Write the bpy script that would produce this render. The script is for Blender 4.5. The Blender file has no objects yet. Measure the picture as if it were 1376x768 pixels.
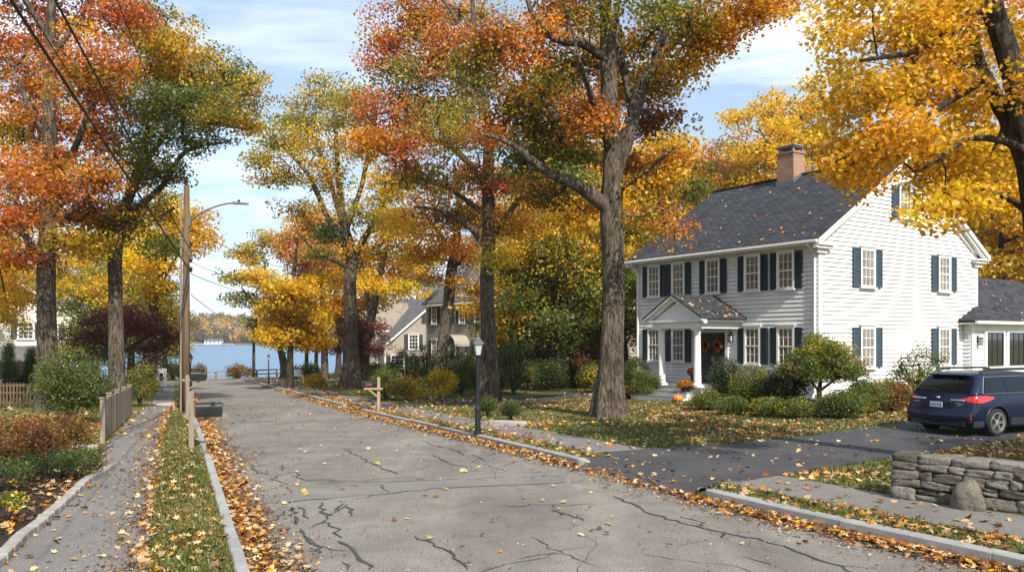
import bpy, bmesh, math, random
import numpy as np
from mathutils import Matrix, Vector
random.seed(7); RNG = np.random.default_rng(11)
R = math.radians
SC = bpy.context.scene
COL = SC.collection
# ------------------------------------------------------------------ camera model (metres, X right, Y forward, Z up)
F, EYE, HY, CX = 1100.0, 2.35, 455.0, 688.0
ct, st = math.cos(R(22.6)), math.sin(R(22.6))
def W(px, py, Y):
    return np.array([(px-CX)/F*Y, Y, EYE-(py-HY)/F*Y])
def sstep(x, a, b):
    t = np.clip((x-a)/(b-a), 0, 1); return t*t*(3-2*t)
def to_uv(X, Y): return ct*X+st*Y, -st*X+ct*Y
def to_xy(u, v): return ct*u-st*v, st*u+ct*v
# ------------------------------------------------------------------ terrain: road axis runs along v, u is across
VR = [-40, 5.6, 8.2, 10.2, 13.6, 20, 28.6, 72, 120]; UR = [8.2, 7.9, 7.42, 7.18, 6.95, 6.6, 6.3, 6.2, 6.2]
def ur(v): return np.interp(v, VR, UR)
UL = 0.69; STEP = .135
def gap_right(v): return ((v > 10.25) & (v < 13.55)) | ((v > 29.2) & (v < 32.6)) | (v > 80)
def gap_left(v): return ((v > 16.9) & (v < 18.7)) | (v > 80)
def base_z(u, v):
    X, Y = to_xy(u, v)
    d = np.clip(Y-13, 0, 74)
    z = -0.025*np.where(d < 8, d*d/16, d-4)
    f = 1-0.85*sstep(u, 9, 30)
    z = z*f
    bank = sstep(v, 88, 98)
    return z*(1-bank)+(-3.6)*bank
def zt(X, Y):
    X = np.asarray(X, float); Y = np.asarray(Y, float)
    u, v = to_uv(X, Y)
    z = base_z(u, v)
    r = ur(v)
    stepr = np.where(gap_right(v), sstep(u, r+0.0, r+1.1), (u > r+0.06)*1.0)
    stepl = np.where(gap_left(v), sstep(-u, -UL, -UL+0.5), (u < UL-0.06)*1.0)
    rise = 0.15*sstep(u, 11, 19)*sstep(Y, 16, 26)
    near = 1-sstep(v, 85, 90)
    return z+STEP*np.maximum(stepr, stepl)*near+rise*near
def ground(px, py):
    """the point of the terrain seen at a pixel of the photograph"""
    k = (px-CX)/F; s = (py-HY)/F
    lo, hi = 2.0, 95.0
    ys = np.linspace(lo, hi, 4000)
    h = EYE-s*ys-zt(k*ys, ys)
    i = np.argmax(h < 0)
    if h[i] >= 0: i = len(ys)-1
    Y = ys[i]
    return np.array([k*Y, Y, float(zt(k*Y, Y))])
# ------------------------------------------------------------------ materials
def mat(name, col=(.5, .5, .5), rough=.7, metal=0, spec=.5, coat=0):
    m = bpy.data.materials.new(name); m.use_nodes = True
    p = m.node_tree.nodes['Principled BSDF']
    p.inputs['Base Color'].default_value = (*col, 1); p.inputs['Roughness'].default_value = rough
    p.inputs['Metallic'].default_value = metal; p.inputs['Specular IOR Level'].default_value = spec
    p.inputs['Coat Weight'].default_value = coat
    if coat: p.inputs['Coat Roughness'].default_value = .03
    return m
def nn(m, t, **kw):
    n = m.node_tree.nodes.new(t)
    for k, v in kw.items():
        if k in n.inputs: n.inputs[k].default_value = v
        else: setattr(n, k, v)
    return n
def lk(m, a, ao, b, bi): m.node_tree.links.new(a.outputs[ao], b.inputs[bi])
def ramp(m, stops):
    n = m.node_tree.nodes.new('ShaderNodeValToRGB'); e = n.color_ramp.elements
    while len(e) < len(stops): e.new(.5)
    for el, (p, c) in zip(e, stops): el.position = p; el.color = (*c, 1)
    return n
def noisy(name, stops, scale=5, rough=.8, detail=6, bump=0., bscale=40, stretch=(1, 1, 1), coord='Object', spec=.3, bdist=.02, fine=0., fscale=150, warp=.5):
    """noise-driven colour between stops, optional fine speckle and bump"""
    m = mat(name, (.5, .5, .5), rough, spec=spec); p = m.node_tree.nodes['Principled BSDF']
    tc = nn(m, 'ShaderNodeTexCoord'); mp = nn(m, 'ShaderNodeMapping', Scale=stretch)
    lk(m, tc, coord, mp, 'Vector')
    no = nn(m, 'ShaderNodeTexNoise', Scale=scale, Detail=detail, Roughness=.62, Distortion=warp); lk(m, mp, 0, no, 'Vector')
    r = ramp(m, stops); lk(m, no, 'Fac', r, 'Fac'); out = r
    if fine:
        n2 = nn(m, 'ShaderNodeTexNoise', Scale=fscale, Detail=3, Roughness=.7); lk(m, mp, 0, n2, 'Vector')
        r2 = ramp(m, [(.32, (1-fine,)*3), (.68, (1+fine*.6,)*3)]); lk(m, n2, 'Fac', r2, 'Fac')
        mx = nn(m, 'ShaderNodeMixRGB', blend_type='MULTIPLY', Fac=1.0); lk(m, r, 0, mx, 1); lk(m, r2, 0, mx, 2); out = mx
    lk(m, out, 0, p, 'Base Color')
    if bump:
        n3 = nn(m, 'ShaderNodeTexNoise', Scale=bscale, Detail=8, Roughness=.65); lk(m, mp, 0, n3, 'Vector')
        b = nn(m, 'ShaderNodeBump', Strength=bump, Distance=bdist); lk(m, n3, 'Fac', b, 'Height'); lk(m, b, 0, p, 'Normal')
    return m
M = {}
M['white'] = noisy('white_paint', [(.3, (.70, .70, .70)), (.7, (.80, .80, .79))], 1.2, .55, fine=.05, fscale=30)
M['siding'] = noisy('white_siding', [(.25, (.58, .58, .57)), (.7, (.74, .74, .735))], .9, .6, fine=.08, fscale=18, bump=.12, bscale=60)
M['trim'] = noisy('trim_paint', [(.3, (.66, .65, .63)), (.7, (.76, .75, .73))], 1.5, .55, fine=.05, fscale=25)
M['beige'] = noisy('beige_siding', [(.3, (.60, .55, .47)), (.7, (.70, .65, .56))], 1.0, .65)
M['gray_siding'] = noisy('gray_shingle_siding', [(.3, (.29, .26, .225)), (.7, (.37, .335, .29))], 1.4, .75, fine=.12, fscale=14)
M['dark_siding'] = noisy('brown_grey_siding', [(.3, (.26, .23, .20)), (.7, (.36, .32, .28))], 1.4, .75, fine=.1, fscale=14)  # brown-grey wall colour of the house with the porch railing
M['shutter'] = noisy('dark_teal_shutter', [(.3, (.012, .022, .027)), (.7, (.020, .034, .040))], 3, .5)
M['shutter_blue'] = noisy('slate_blue_shutter', [(.3, (.035, .055, .075)), (.7, (.05, .075, .10))], 3, .55)
M['shutter_gray'] = noisy('charcoal_shutter', [(.3, (.03, .034, .04)), (.7, (.045, .05, .058))], 3, .55)
M['door'] = noisy('dark_teal_door', [(.3, (.010, .018, .024)), (.7, (.018, .030, .038))], 2, .4)
M['black'] = noisy('black_iron', [(.3, (.010, .011, .012)), (.7, (.022, .023, .025))], 8, .42, fine=.2, fscale=40)
M['metal'] = mat('grey_metal', (.17, .18, .19), .5, .5)
M['brass'] = mat('brass', (.55, .38, .14), .35, 1)
M['gold'] = mat('grey_chrome', (.6, .6, .6), .22, 1)
M['mailbox'] = noisy('black_mailbox_paint', [(.3, (.008, .010, .011)), (.7, (.016, .019, .020))], 7, .42)
M['wood_gray'] = noisy('weathered_gray_wood', [(.25, (.13, .105, .085)), (.5, (.22, .185, .15)), (.75, (.30, .26, .21))], 3, .85, stretch=(6, 6, .5), bump=.4, bscale=14, fine=.15, fscale=20)
M['wood_pole'] = noisy('brown_pole_wood', [(.25, (.06, .036, .022)), (.5, (.125, .08, .048)), (.75, (.20, .14, .09))], 2.2, .85, stretch=(9, 9, .35), bump=.5, bscale=12, fine=.2, fscale=20)
M['wood_tan'] = noisy('tan_post_wood', [(.25, (.26, .18, .10)), (.75, (.40, .29, .18))], 4, .8, stretch=(6, 6, .6), bump=.3, bscale=12)
M['porch_floor'] = noisy('grey_porch_floor', [(.3, (.17, .17, .17)), (.7, (.24, .24, .24))], 3, .6)
M['pot'] = noisy('dark_pot', [(.3, (.014, .013, .012)), (.7, (.03, .028, .026))], 6, .5)
M['stone'] = noisy('granite_fieldstone', [(.2, (.055, .048, .040)), (.42, (.135, .122, .103)), (.55, (.20, .187, .165)), (.68, (.11, .095, .075)), (.8, (.17, .17, .14))], 6.5, .9, bump=.9, bscale=26, bdist=.03, fine=.3, fscale=70)
def island_vary(m, lo=.6, hi=1.5):
    p = m.node_tree.nodes['Principled BSDF']; src = p.inputs['Base Color'].links[0].from_socket; g = nn(m, 'ShaderNodeNewGeometry'); r = ramp(m, [(0, (lo*1.05, lo, lo*.93)), (.5, (1, .97, .92)), (1, (hi*.97, hi*.98, hi))])
    lk(m, g, 'Random Per Island', r, 'Fac'); mx = nn(m, 'ShaderNodeMixRGB', blend_type='MULTIPLY', Fac=1.0); m.node_tree.links.new(src, mx.inputs[1]); lk(m, r, 0, mx, 2); lk(m, mx, 0, p, 'Base Color')
island_vary(M['stone'], .42, 1.25); island_vary(M['wood_gray'], .75, 1.3)
M['stone_pale'] = noisy('pale_stone', [(.3, (.25, .235, .21)), (.7, (.36, .34, .315))], 3.5, .85, bump=.5, bscale=20, fine=.2, fscale=60)
M['core'] = mat('wall_core_dark', (.02, .018, .015), .95)  # near-black backing box behind the gaps of the stones
M['wire'] = mat('black_cable', (.012, .012, .013), .6)
def brick(name, c1, c2, mortar, w, h, ms=.012, rough=.85, bump=.3, vary=True):
    m = mat(name, c1, rough, spec=.25); p = m.node_tree.nodes['Principled BSDF']
    tc = nn(m, 'ShaderNodeTexCoord')
    b = nn(m, 'ShaderNodeTexBrick', Scale=1.0); b.inputs['Color1'].default_value = (*c1, 1); b.inputs['Color2'].default_value = (*c2, 1)
    b.inputs['Mortar'].default_value = (*mortar, 1); b.inputs['Mortar Size'].default_value = ms; b.inputs['Bias'].default_value = 0
    b.inputs['Brick Width'].default_value = w; b.inputs['Row Height'].default_value = h; b.inputs['Mortar Smooth'].default_value = .2
    lk(m, tc, 'UV', b, 'Vector')
    no = nn(m, 'ShaderNodeTexNoise', Scale=1.3, Detail=6, Roughness=.7); lk(m, tc, 'UV', no, 'Vector')
    r = ramp(m, [(.3, (.72,)*3), (.7, (1.25,)*3)]); lk(m, no, 'Fac', r, 'Fac')
    mx = nn(m, 'ShaderNodeMixRGB', blend_type='MULTIPLY', Fac=1.0); lk(m, b, 'Color', mx, 1); lk(m, r, 0, mx, 2); lk(m, mx, 0, p, 'Base Color')
    bp = nn(m, 'ShaderNodeBump', Strength=bump, Distance=.02, invert=True); lk(m, b, 'Fac', bp, 'Height'); lk(m, bp, 0, p, 'Normal')
    return m
M['roof'] = brick('slate_grey_shingles', (.028, .031, .037), (.058, .062, .071), (.010, .011, .013), .34, .16, .018)
M['roof_gray'] = brick('grey_shingles', (.105, .108, .114), (.145, .147, .152), (.055, .056, .06), .32, .16, .012)
M['roof_brown'] = brick('tan_shingles', (.23, .19, .155), (.30, .25, .21), (.13, .11, .09), .32, .16, .012)
M['brick'] = brick('red_brick', (.23, .095, .05), (.32, .145, .078), (.36, .31, .26), .215, .072, .010, bump=.5)
def curtain_mat(name, dark, light, scale=9.0):  # flat pane; the shading of the curtain folds is painted as bands
    m = mat(name, dark, .12, spec=.28); p = m.node_tree.nodes['Principled BSDF']
    tc = nn(m, 'ShaderNodeTexCoord'); w = nn(m, 'ShaderNodeTexWave', Scale=scale, Distortion=2.5, Detail=3); w.bands_direction = 'X'
    lk(m, tc, 'UV', w, 'Vector')
    n = nn(m, 'ShaderNodeTexNoise', Scale=1.7, Detail=4, Roughness=.6); lk(m, tc, 'UV', n, 'Vector')
    ad = nn(m, 'ShaderNodeMath', operation='MULTIPLY'); lk(m, w, 'Fac', ad, 0); lk(m, n, 'Fac', ad, 1)
    r = ramp(m, [(.15, dark), (.55, light)]); lk(m, ad, 0, r, 'Fac'); lk(m, r, 0, p, 'Base Color')
    return m
M['pane'] = curtain_mat('window_pane_tan_curtain', (.035, .026, .018), (.34, .25, .15))
M['pane_pale'] = curtain_mat('window_pane_pale_curtain', (.06, .055, .05), (.45, .42, .38))
M['pane_dark'] = mat('dark_window_pane', (.010, .013, .015), .05, spec=.7, coat=1)
def leaf_mat(name='leaf', trans=.38):
    m = bpy.data.materials.new(name); m.use_nodes = True; nt = m.node_tree; nt.nodes.clear()
    a = nt.nodes.new('ShaderNodeAttribute'); a.attribute_name = 'Col'
    d = nt.nodes.new('ShaderNodeBsdfDiffuse'); t = nt.nodes.new('ShaderNodeBsdfTranslucent'); g = nt.nodes.new('ShaderNodeBsdfGlossy')
    g.inputs['Roughness'].default_value = .45; g.inputs['Color'].default_value = (.8, .8, .8, 1)
    m1 = nt.nodes.new('ShaderNodeMixShader'); m1.inputs[0].default_value = trans
    m2 = nt.nodes.new('ShaderNodeMixShader'); m2.inputs[0].default_value = .03
    o = nt.nodes.new('ShaderNodeOutputMaterial'); L = nt.links.new
    L(a.outputs['Color'], d.inputs['Color']); L(a.outputs['Color'], t.inputs['Color'])
    L(d.outputs[0], m1.inputs[1]); L(t.outputs[0], m1.inputs[2]); L(m1.outputs[0], m2.inputs[1]); L(g.outputs[0], m2.inputs[2]); L(m2.outputs[0], o.inputs['Surface'])
    return m
M['leaf'] = leaf_mat('autumn_leaf', .56); M['litter'] = leaf_mat('dry_leaf', .12); M['blade'] = leaf_mat('grass_blade', .3)
def bark_mat(name, c0, c1, c2, sc=1.0):
    m = mat(name, c1, .9, spec=.2); p = m.node_tree.nodes['Principled BSDF']
    tc = nn(m, 'ShaderNodeTexCoord'); mp = nn(m, 'ShaderNodeMapping', Scale=(7*sc, 7*sc, 1.5*sc)); lk(m, tc, 'Object', mp, 'Vector')
    v = nn(m, 'ShaderNodeTexNoise', Scale=2.0, Detail=9, Roughness=.72, Distortion=.9); lk(m, mp, 0, v, 'Vector')
    n = nn(m, 'ShaderNodeTexNoise', Scale=.8, Detail=5, Roughness=.6); lk(m, tc, 'Object', n, 'Vector')
    r = ramp(m, [(.40, c0), (.5, c1), (.60, c2)]); lk(m, v, 'Fac', r, 'Fac')
    r2 = ramp(m, [(.3, (.75, .78, .72)), (.7, (1.2, 1.17, 1.12))]); lk(m, n, 'Fac', r2, 'Fac')
    mx = nn(m, 'ShaderNodeMixRGB', blend_type='MULTIPLY', Fac=1.0); lk(m, r, 0, mx, 1); lk(m, r2, 0, mx, 2); lk(m, mx, 0, p, 'Base Color')
    b = nn(m, 'ShaderNodeBump', Strength=1.0, Distance=.12); lk(m, v, 'Fac', b, 'Height'); lk(m, b, 0, p, 'Normal')
    return m
M['bark'] = bark_mat('grey_brown_bark', (.030, .023, .018), (.105, .083, .064), (.205, .17, .137))
M['bark_dark'] = bark_mat('dark_bark', (.022, .018, .014), (.06, .047, .036), (.115, .093, .075))
# ------------------------------------------------------------------ mesh helpers
def link(o, parent=None):
    COL.objects.link(o)
    if parent is not None: o.parent = parent
    return o
def thing(name, label, cat, loc=(0, 0, 0), rz=0, group=None):
    o = bpy.data.objects.new(name, None); COL.objects.link(o)
    o.empty_display_size = .3
    o.location = [float(c) for c in loc]; o.rotation_euler = (0, 0, rz); o['label'] = label; o['category'] = cat
    if group: o['group'] = group
    return o
def tag(o, label=None, cat=None, group=None, kind=None):
    for k, v in (('label', label), ('category', cat), ('group', group), ('kind', kind)):
        if v: o[k] = v
    return o
class MB:
    def __init__(s): s.v = []; s.f = []
    def add(s, pts, faces, T=None):
        b = len(s.v)
        if T is not None: pts = [T @ Vector(p) for p in pts]
        s.v += [tuple(map(float, p)) for p in pts]; s.f += [tuple(i+b for i in f) for f in faces]; return s
    def box(s, x0, x1, y0, y1, z0, z1, T=None):
        p = [(x, y, z) for z in (z0, z1) for y in (y0, y1) for x in (x0, x1)]
        return s.add(p, [(0, 2, 3, 1), (4, 5, 7, 6), (0, 1, 5, 4), (2, 6, 7, 3), (0, 4, 6, 2), (1, 3, 7, 5)], T)
    def bar(s, a, b, w, h=None, up=(0, 0, 1)):
        a = Vector(a); b = Vector(b); h = h or w; d = (b-a).normalized(); up = Vector(up)
        if abs(d.dot(up)) > .95: up = Vector((1, 0, 0))
        x = d.cross(up).normalized(); z = x.cross(d)
        p = [q+x*(sx*w/2)+z*(sz*h/2) for q in (a, b) for sz in (-1, 1) for sx in (-1, 1)]
        return s.add(p, [(0, 2, 3, 1), (4, 5, 7, 6), (0, 1, 5, 4), (2, 6, 7, 3), (0, 4, 6, 2), (1, 3, 7, 5)])
    def poly(s, pts, T=None): return s.add(pts, [tuple(range(len(pts)))], T)
    def prism(s, pts, vec, T=None):
        n = len(pts); vec = Vector(vec); q = [Vector(p) for p in pts]; q2 = [p+vec for p in q]
        f = [tuple(range(n)), tuple(range(2*n-1, n-1, -1))]+[(i, (i+1) % n, n+(i+1) % n, n+i) for i in range(n)]
        return s.add(q+q2, f, T)
    def tube(s, pts, rad, n=8, cap=True, T=None):
        P = [Vector(p) for p in pts]
        if not hasattr(rad, '__len__'): rad = [rad]*len(P)
        d = (P[1]-P[0]).normalized(); up = Vector((1, 0, 0)) if abs(d.z) > .7 else Vector((0, 0, 1))
        vs = []; fs = []
        for i, p in enumerate(P):
            d = (P[min(i+1, len(P)-1)]-P[max(i-1, 0)]).normalized()
            x = d.cross(up).normalized(); up = x.cross(d).normalized()
            for k in range(n):
                a = 2*math.pi*k/n; vs.append(p+(x*math.cos(a)+up*math.sin(a))*rad[i])
        for i in range(len(P)-1):
            for k in range(n): fs.append((i*n+k, i*n+(k+1) % n, (i+1)*n+(k+1) % n, (i+1)*n+k))
        if cap: fs += [tuple(range(n-1, -1, -1)), tuple((len(P)-1)*n+k for k in range(n))]
        return s.add(vs, fs, T)
    def lathe(s, prof, c=(0, 0, 0), n=16, T=None, ph=0):
        vs = [(c[0]+r*math.cos(2*math.pi*k/n+ph), c[1]+r*math.sin(2*math.pi*k/n+ph), c[2]+z) for r, z in prof for k in range(n)]; m = len(prof)
        fs = [(i*n+k, i*n+(k+1) % n, (i+1)*n+(k+1) % n, (i+1)*n+k) for i in range(m-1) for k in range(n)]
        fs += [tuple(range(n-1, -1, -1)), tuple((m-1)*n+k for k in range(n))]
        return s.add(vs, fs, T)
    def build(s, name, m, parent=None, smooth=False, bevel=0, uv=True, weld=False):
        me = bpy.data.meshes.new(name); me.from_pydata(s.v, [], s.f)
        bm = bmesh.new(); bm.from_mesh(me); (bmesh.ops.remove_doubles(bm, verts=bm.verts, dist=.0008) if weld else None); bmesh.ops.recalc_face_normals(bm, faces=bm.faces); bm.to_mesh(me); bm.free()
        if uv: auto_uv(me)
        if smooth: me.polygons.foreach_set('use_smooth', [True]*len(me.polygons))
        if isinstance(m, str): m = M[m]
        me.materials.append(m)
        o = link(bpy.data.objects.new(name, me), parent)
        if bevel:
            b = o.modifiers.new('bevel', 'BEVEL'); b.width = bevel; b.segments = 2; b.limit_method = 'ANGLE'; b.angle_limit = R(40)
        return o
def auto_uv(me):
    n = len(me.polygons)
    if not n: return
    nor = np.zeros(n*3); me.polygons.foreach_get('normal', nor); nor = nor.reshape(-1, 3)
    tot = np.zeros(n, int); me.polygons.foreach_get('loop_total', tot)
    li = np.zeros(len(me.loops), int); me.loops.foreach_get('vertex_index', li)
    co = np.zeros(len(me.vertices)*3); me.vertices.foreach_get('co', co); co = co.reshape(-1, 3)
    t = np.stack([-nor[:, 1], nor[:, 0], 0*nor[:, 0]], 1); l = np.linalg.norm(t, axis=1)
    t[l < .02] = (1, 0, 0); t /= np.linalg.norm(t, axis=1)[:, None]
    b = np.cross(nor, t); T = np.repeat(t, tot, 0); B = np.repeat(b, tot, 0); p = co[li]
    uv = np.stack([(p*T).sum(1), (p*B).sum(1)], 1)
    me.uv_layers.new(name='UVMap').data.foreach_set('uv', uv.astype(np.float32).ravel())
def np_mesh(name, verts, k, m, parent=None, cols=None, smooth=False, faces=None):
    """verts as N*k consecutive face corners, or with an (n,k) index array in faces"""
    me = bpy.data.meshes.new(name); nv = len(verts)
    me.vertices.add(nv); me.vertices.foreach_set('co', np.asarray(verts, np.float32).ravel())
    idx = np.arange(nv) if faces is None else np.asarray(faces).ravel()
    nf = len(idx)//k
    me.loops.add(len(idx)); me.loops.foreach_set('vertex_index', idx.astype(np.int32))
    me.polygons.add(nf); me.polygons.foreach_set('loop_start', np.arange(0, len(idx), k, dtype=np.int32))
    try: me.polygons.foreach_set('loop_total', np.full(nf, k, np.int32))
    except Exception: pass
    if smooth: me.polygons.foreach_set('use_smooth', np.ones(nf, bool))
    me.update(calc_edges=True)
    if cols is not None:
        a = me.attributes.new('Col', 'FLOAT_COLOR', 'FACE')
        c = np.ones((nf, 4), np.float32); c[:, :3] = cols; a.data.foreach_set('color', c.ravel())
    me.materials.append(M[m] if isinstance(m, str) else m)
    return link(bpy.data.objects.new(name, me), parent)
# ------------------------------------------------------------------ leaves
QUAD = np.array([(0, -.5, 0), (.34, .02, .10), (0, .5, 0), (-.34, .02, .10)])
MAPLE = np.array([(0, -.5), (.13, -.36), (.42, -.34), (.30, -.12), (.50, .12), (.24, .14), (.20, .30), (0, .55), (-.20, .30), (-.24, .14), (-.50, .12), (-.30, -.12), (-.42, -.34), (-.13, -.36)])
MAPLE = np.c_[MAPLE, .35*MAPLE[:, 0]**2+.12*(MAPLE[:, 1]-.0)**2]
OAKL = np.array([(0, -.5), (.10, -.3), (.26, -.2), (.14, -.06), (.32, .1), (.16, .2), (.18, .38), (0, .52), (-.18, .38), (-.16, .2), (-.32, .1), (-.14, -.06), (-.26, -.2), (-.10, -.3)])
OAKL = np.c_[OAKL, .9*OAKL[:, 0]**2+.3*(OAKL[:, 1])**2]
def leaf_verts(c, nrm, size, shape, rng, zs=None):
    N = len(c); nrm = nrm/np.linalg.norm(nrm, axis=1)[:, None]
    r = rng.normal(size=(N, 3)); t = np.cross(nrm, r); t /= np.linalg.norm(t, axis=1)[:, None]+1e-9
    b = np.cross(nrm, t)
    s = np.asarray(size).reshape(-1, 1, 1)*np.ones((N, 1, 1))
    zz = 1 if zs is None else np.asarray(zs).reshape(-1, 1, 1)
    v = c[:, None]+s*(shape[None, :, 0:1]*t[:, None]+shape[None, :, 1:2]*b[:, None]+zz*shape[None, :, 2:3]*nrm[:, None])
    return v.reshape(-1, 3)
CO = dict(G=(.13, .175, .030), DG=(.05, .08, .020), LG=(.16, .19, .035), OL=(.34, .29, .034), GO=(.62, .41, .032), YE=(.84, .53, .028), AM=(.74, .38, .018),
          OR=(.64, .235, .024), RD=(.54, .145, .036), RU=(.27, .10, .025), PK=(.60, .27, .12), MR=(.115, .022, .022), MR2=(.20, .045, .03), BR=(.17, .085, .035), BG=(.07, .10, .045), TN=(.62, .40, .19), TP=(.72, .52, .30), CR=(.62, .42, .22))
def pal(*kv):
    """'G',3,'OR',2 -> (weights, colours)"""
    w = np.array(kv[1::2], float); return w/w.sum(), np.array([CO[k] for k in kv[0::2]])
def pick_cols(P, n, rng): return P[1][rng.choice(len(P[0]), n, p=P[0])]
def leaf_cloud(centers, cpal, per, cr, size, rng, shape=QUAD, flat=.45, mixf=.25, droop=0., tilt=.75):
    cpal = list(cpal)
    """centers: cluster centres; cpal: palette of each cluster; returns verts, colours"""
    n = len(centers); C = np.repeat(centers, per, 0); N = len(C)
    off = rng.normal(size=(N, 3)); q = np.linalg.norm(off, axis=1)[:, None]; off = off*np.minimum(1, 1.75/q)*np.array([cr, cr, cr*flat])
    p = C+off
    nr = rng.normal(size=(N, 3))*tilt+np.array([0, 0, .8])
    main = np.array([q[1][rng.choice(len(q[0]), p=q[0])] for q in cpal])
    cm = np.repeat(main, per, 0)
    alt = np.concatenate([pick_cols(q, per, rng) for q in cpal])
    k = (rng.random((N, 1)) < mixf); col = np.where(k, alt, cm)
    col = col*(1+rng.normal(size=(N, 1))*.16).clip(.55, 1.5)*(1+rng.normal(size=(N, 3))*.06)
    # clump-to-clump variation of the foliage itself
    col *= np.repeat((1+rng.normal(size=(n, 1))*.14).clip(.6, 1.4), per, 0)
    sz = size*(.7+.6*rng.random(N))
    return leaf_verts(p, nr, sz, shape, rng), col.clip(.004, .9)
# ------------------------------------------------------------------ trees
LD, CRK, LS = 1.6, .97, .63     # leaf density, clump radius and leaf size of every crown
NB = .74
class TubeSet:
    def __init__(s): s.v = []; s.f = []; s.n = 0
    def tube(s, P, rad, k=5, rough=0., rng=None, flare=None):
        P = np.asarray(P, float); m = len(P); d = np.gradient(P, axis=0); d /= np.linalg.norm(d, axis=1)[:, None]+1e-9
        up = np.array([1., 0, 0]) if abs(d[0][2]) > .7 else np.array([0, 0, 1.])
        a = np.arange(k)*2*np.pi/k; out = []
        for i in range(m):
            x = np.cross(d[i], up); x /= np.linalg.norm(x)+1e-9; up = np.cross(x, d[i])
            r = np.full(k, rad[i])
            if rough: r = r*(1+rough*(np.sin(a*3+i*.23)*.5+rng.normal(size=k)*.28+np.sin(a*7-i*.31)*.3))
            if flare is not None and flare[i] > 0: r = r*(1+flare[i]*(1+.6*np.sin(a*5+1.3)+.35*np.sin(a*3+.4)))
            out.append(P[i]+np.cos(a)[:, None]*r[:, None]*x+np.sin(a)[:, None]*r[:, None]*up)
        s.v.append(np.concatenate(out)); i0 = np.arange(m-1)[:, None]*k; j = np.arange(k)[None]; j2 = (j+1) % k
        f = np.stack([i0+j, i0+j2, i0+k+j2, i0+k+j], -1).reshape(-1, 4)+s.n
        s.f.append(f); s.n += m*k
    def build(s, name, m, parent): return np_mesh(name, np.concatenate(s.v), 4, m, parent, smooth=True, faces=np.concatenate(s.f))
def spline(pts, step):
    """Catmull-Rom through rows (x,y,z,r)"""
    P = np.asarray(pts, float); P = np.vstack([2*P[0]-P[1], P, 2*P[-1]-P[-2]]); out = []
    for i in range(1, len(P)-2):
        n = max(2, int(np.linalg.norm(P[i+1][:3]-P[i][:3])/step)); t = np.linspace(0, 1, n, endpoint=False)[:, None]
        a, b, c, d = P[i-1], P[i], P[i+1], P[i+2]
        out.append(.5*(2*b+(c-a)*t+(2*a-5*b+4*c-d)*t*t+(3*b-a-3*c+d)*t**3))
    out.append(P[-2:-1]); o = np.vstack(out); o[:, 3] = o[:, 3].clip(.006); return o
def grow_tree(root, trunk, limbs, blobs, seed, leaf=.15, per=45, cr=.45, bark='bark', shape=QUAD, sides=14, flat=.45, twig=.012, rough=.05, mixf=.16, flare=.5, crown='crown', tilt=.75, shell=.5):
    """everything in metres relative to root. trunk / limbs: rows (x,y,z,r). blobs: (x,y,z,rx,ry,rz,n,palette)"""
    rng = np.random.default_rng(seed); ts = TubeSet(); tr = spline(trunk, .25)
    zz = tr[:, 2]-tr[0, 2]; fl = flare*np.exp(-zz/ (2.2*tr[0, 3]+.05))
    ts.tube(tr[:, :3], tr[:, 3], sides, rough, rng, fl)
    nodes = [tr[tr[:, 2] > tr[-1, 2]*.3][::2]]
    for l in limbs:
        s = spline(l, .3); s[:, :3] += np.cumsum(rng.normal(size=(len(s), 3))*.015, 0)
        ts.tube(s[:, :3], s[:, 3], 8, rough, rng); nodes.append(s[::2])
    N = np.vstack(nodes); cs, cp = [], []
    for b in blobs:
        n = int(b[6]); d = rng.normal(size=(n, 3)); d /= np.linalg.norm(d, axis=1)[:, None]; r = rng.random((n, 1))**shell
        cs.append(np.array(b[:3])+d*r*np.array(b[3:6])); w0, c0 = b[7]; w1 = w0*.5; w1[rng.choice(len(w0), p=w0)] += .5; cp += [(w1, c0)]*n
    C = np.vstack(cs); low = C[:, 2] > .25; C = C[low]; cp = [q for q, k in zip(cp, low) if k]
    d0 = np.array([np.min(np.linalg.norm(N[:, :3]-c, axis=1)) for c in C]); order = np.argsort(d0)
    pos = N[:, :3].copy(); par = [-1]*len(pos); load = np.zeros(len(pos)+2*len(C)); P = np.zeros((len(pos)+2*len(C), 3)); P[:len(pos)] = pos; cnt = len(pos); par += [0]*(2*len(C)); n0 = cnt
    for i in order:
        c = C[i]; D = P[:cnt]-c; dist = np.sqrt((D**2).sum(1))+np.maximum(0, D[:, 2])*.6
        j = int(np.argmin(dist)); L = np.linalg.norm(P[j]-c)
        mid = P[j]*.5+c*.5+rng.normal(size=3)*.07*L+np.array([0, 0, .06*L])
        P[cnt] = mid; par[cnt] = j; P[cnt+1] = c; par[cnt+1] = cnt; load[cnt+1] = 1; cnt += 2
    for q in range(cnt-1, n0-1, -1): load[par[q]] += load[q]
    for q in range(n0+1, cnt, 2):
        a, b = par[q-1], q-1; ra = twig*max(1, load[b])**.45; rc = twig*max(1, load[q])**.42
        ts.tube([P[a], P[b], P[q]], [ra*1.1, ra, rc*.8], 5 if ra > twig*2 else 4)
    ts.build('trunk', bark, root)
    v, col = leaf_cloud(C, cp, int(per*LD), cr*CRK, leaf*LS, rng, shape, flat, mixf, tilt=tilt)
    np_mesh(crown, v, len(shape), 'leaf', root, col)
    return C
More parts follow.
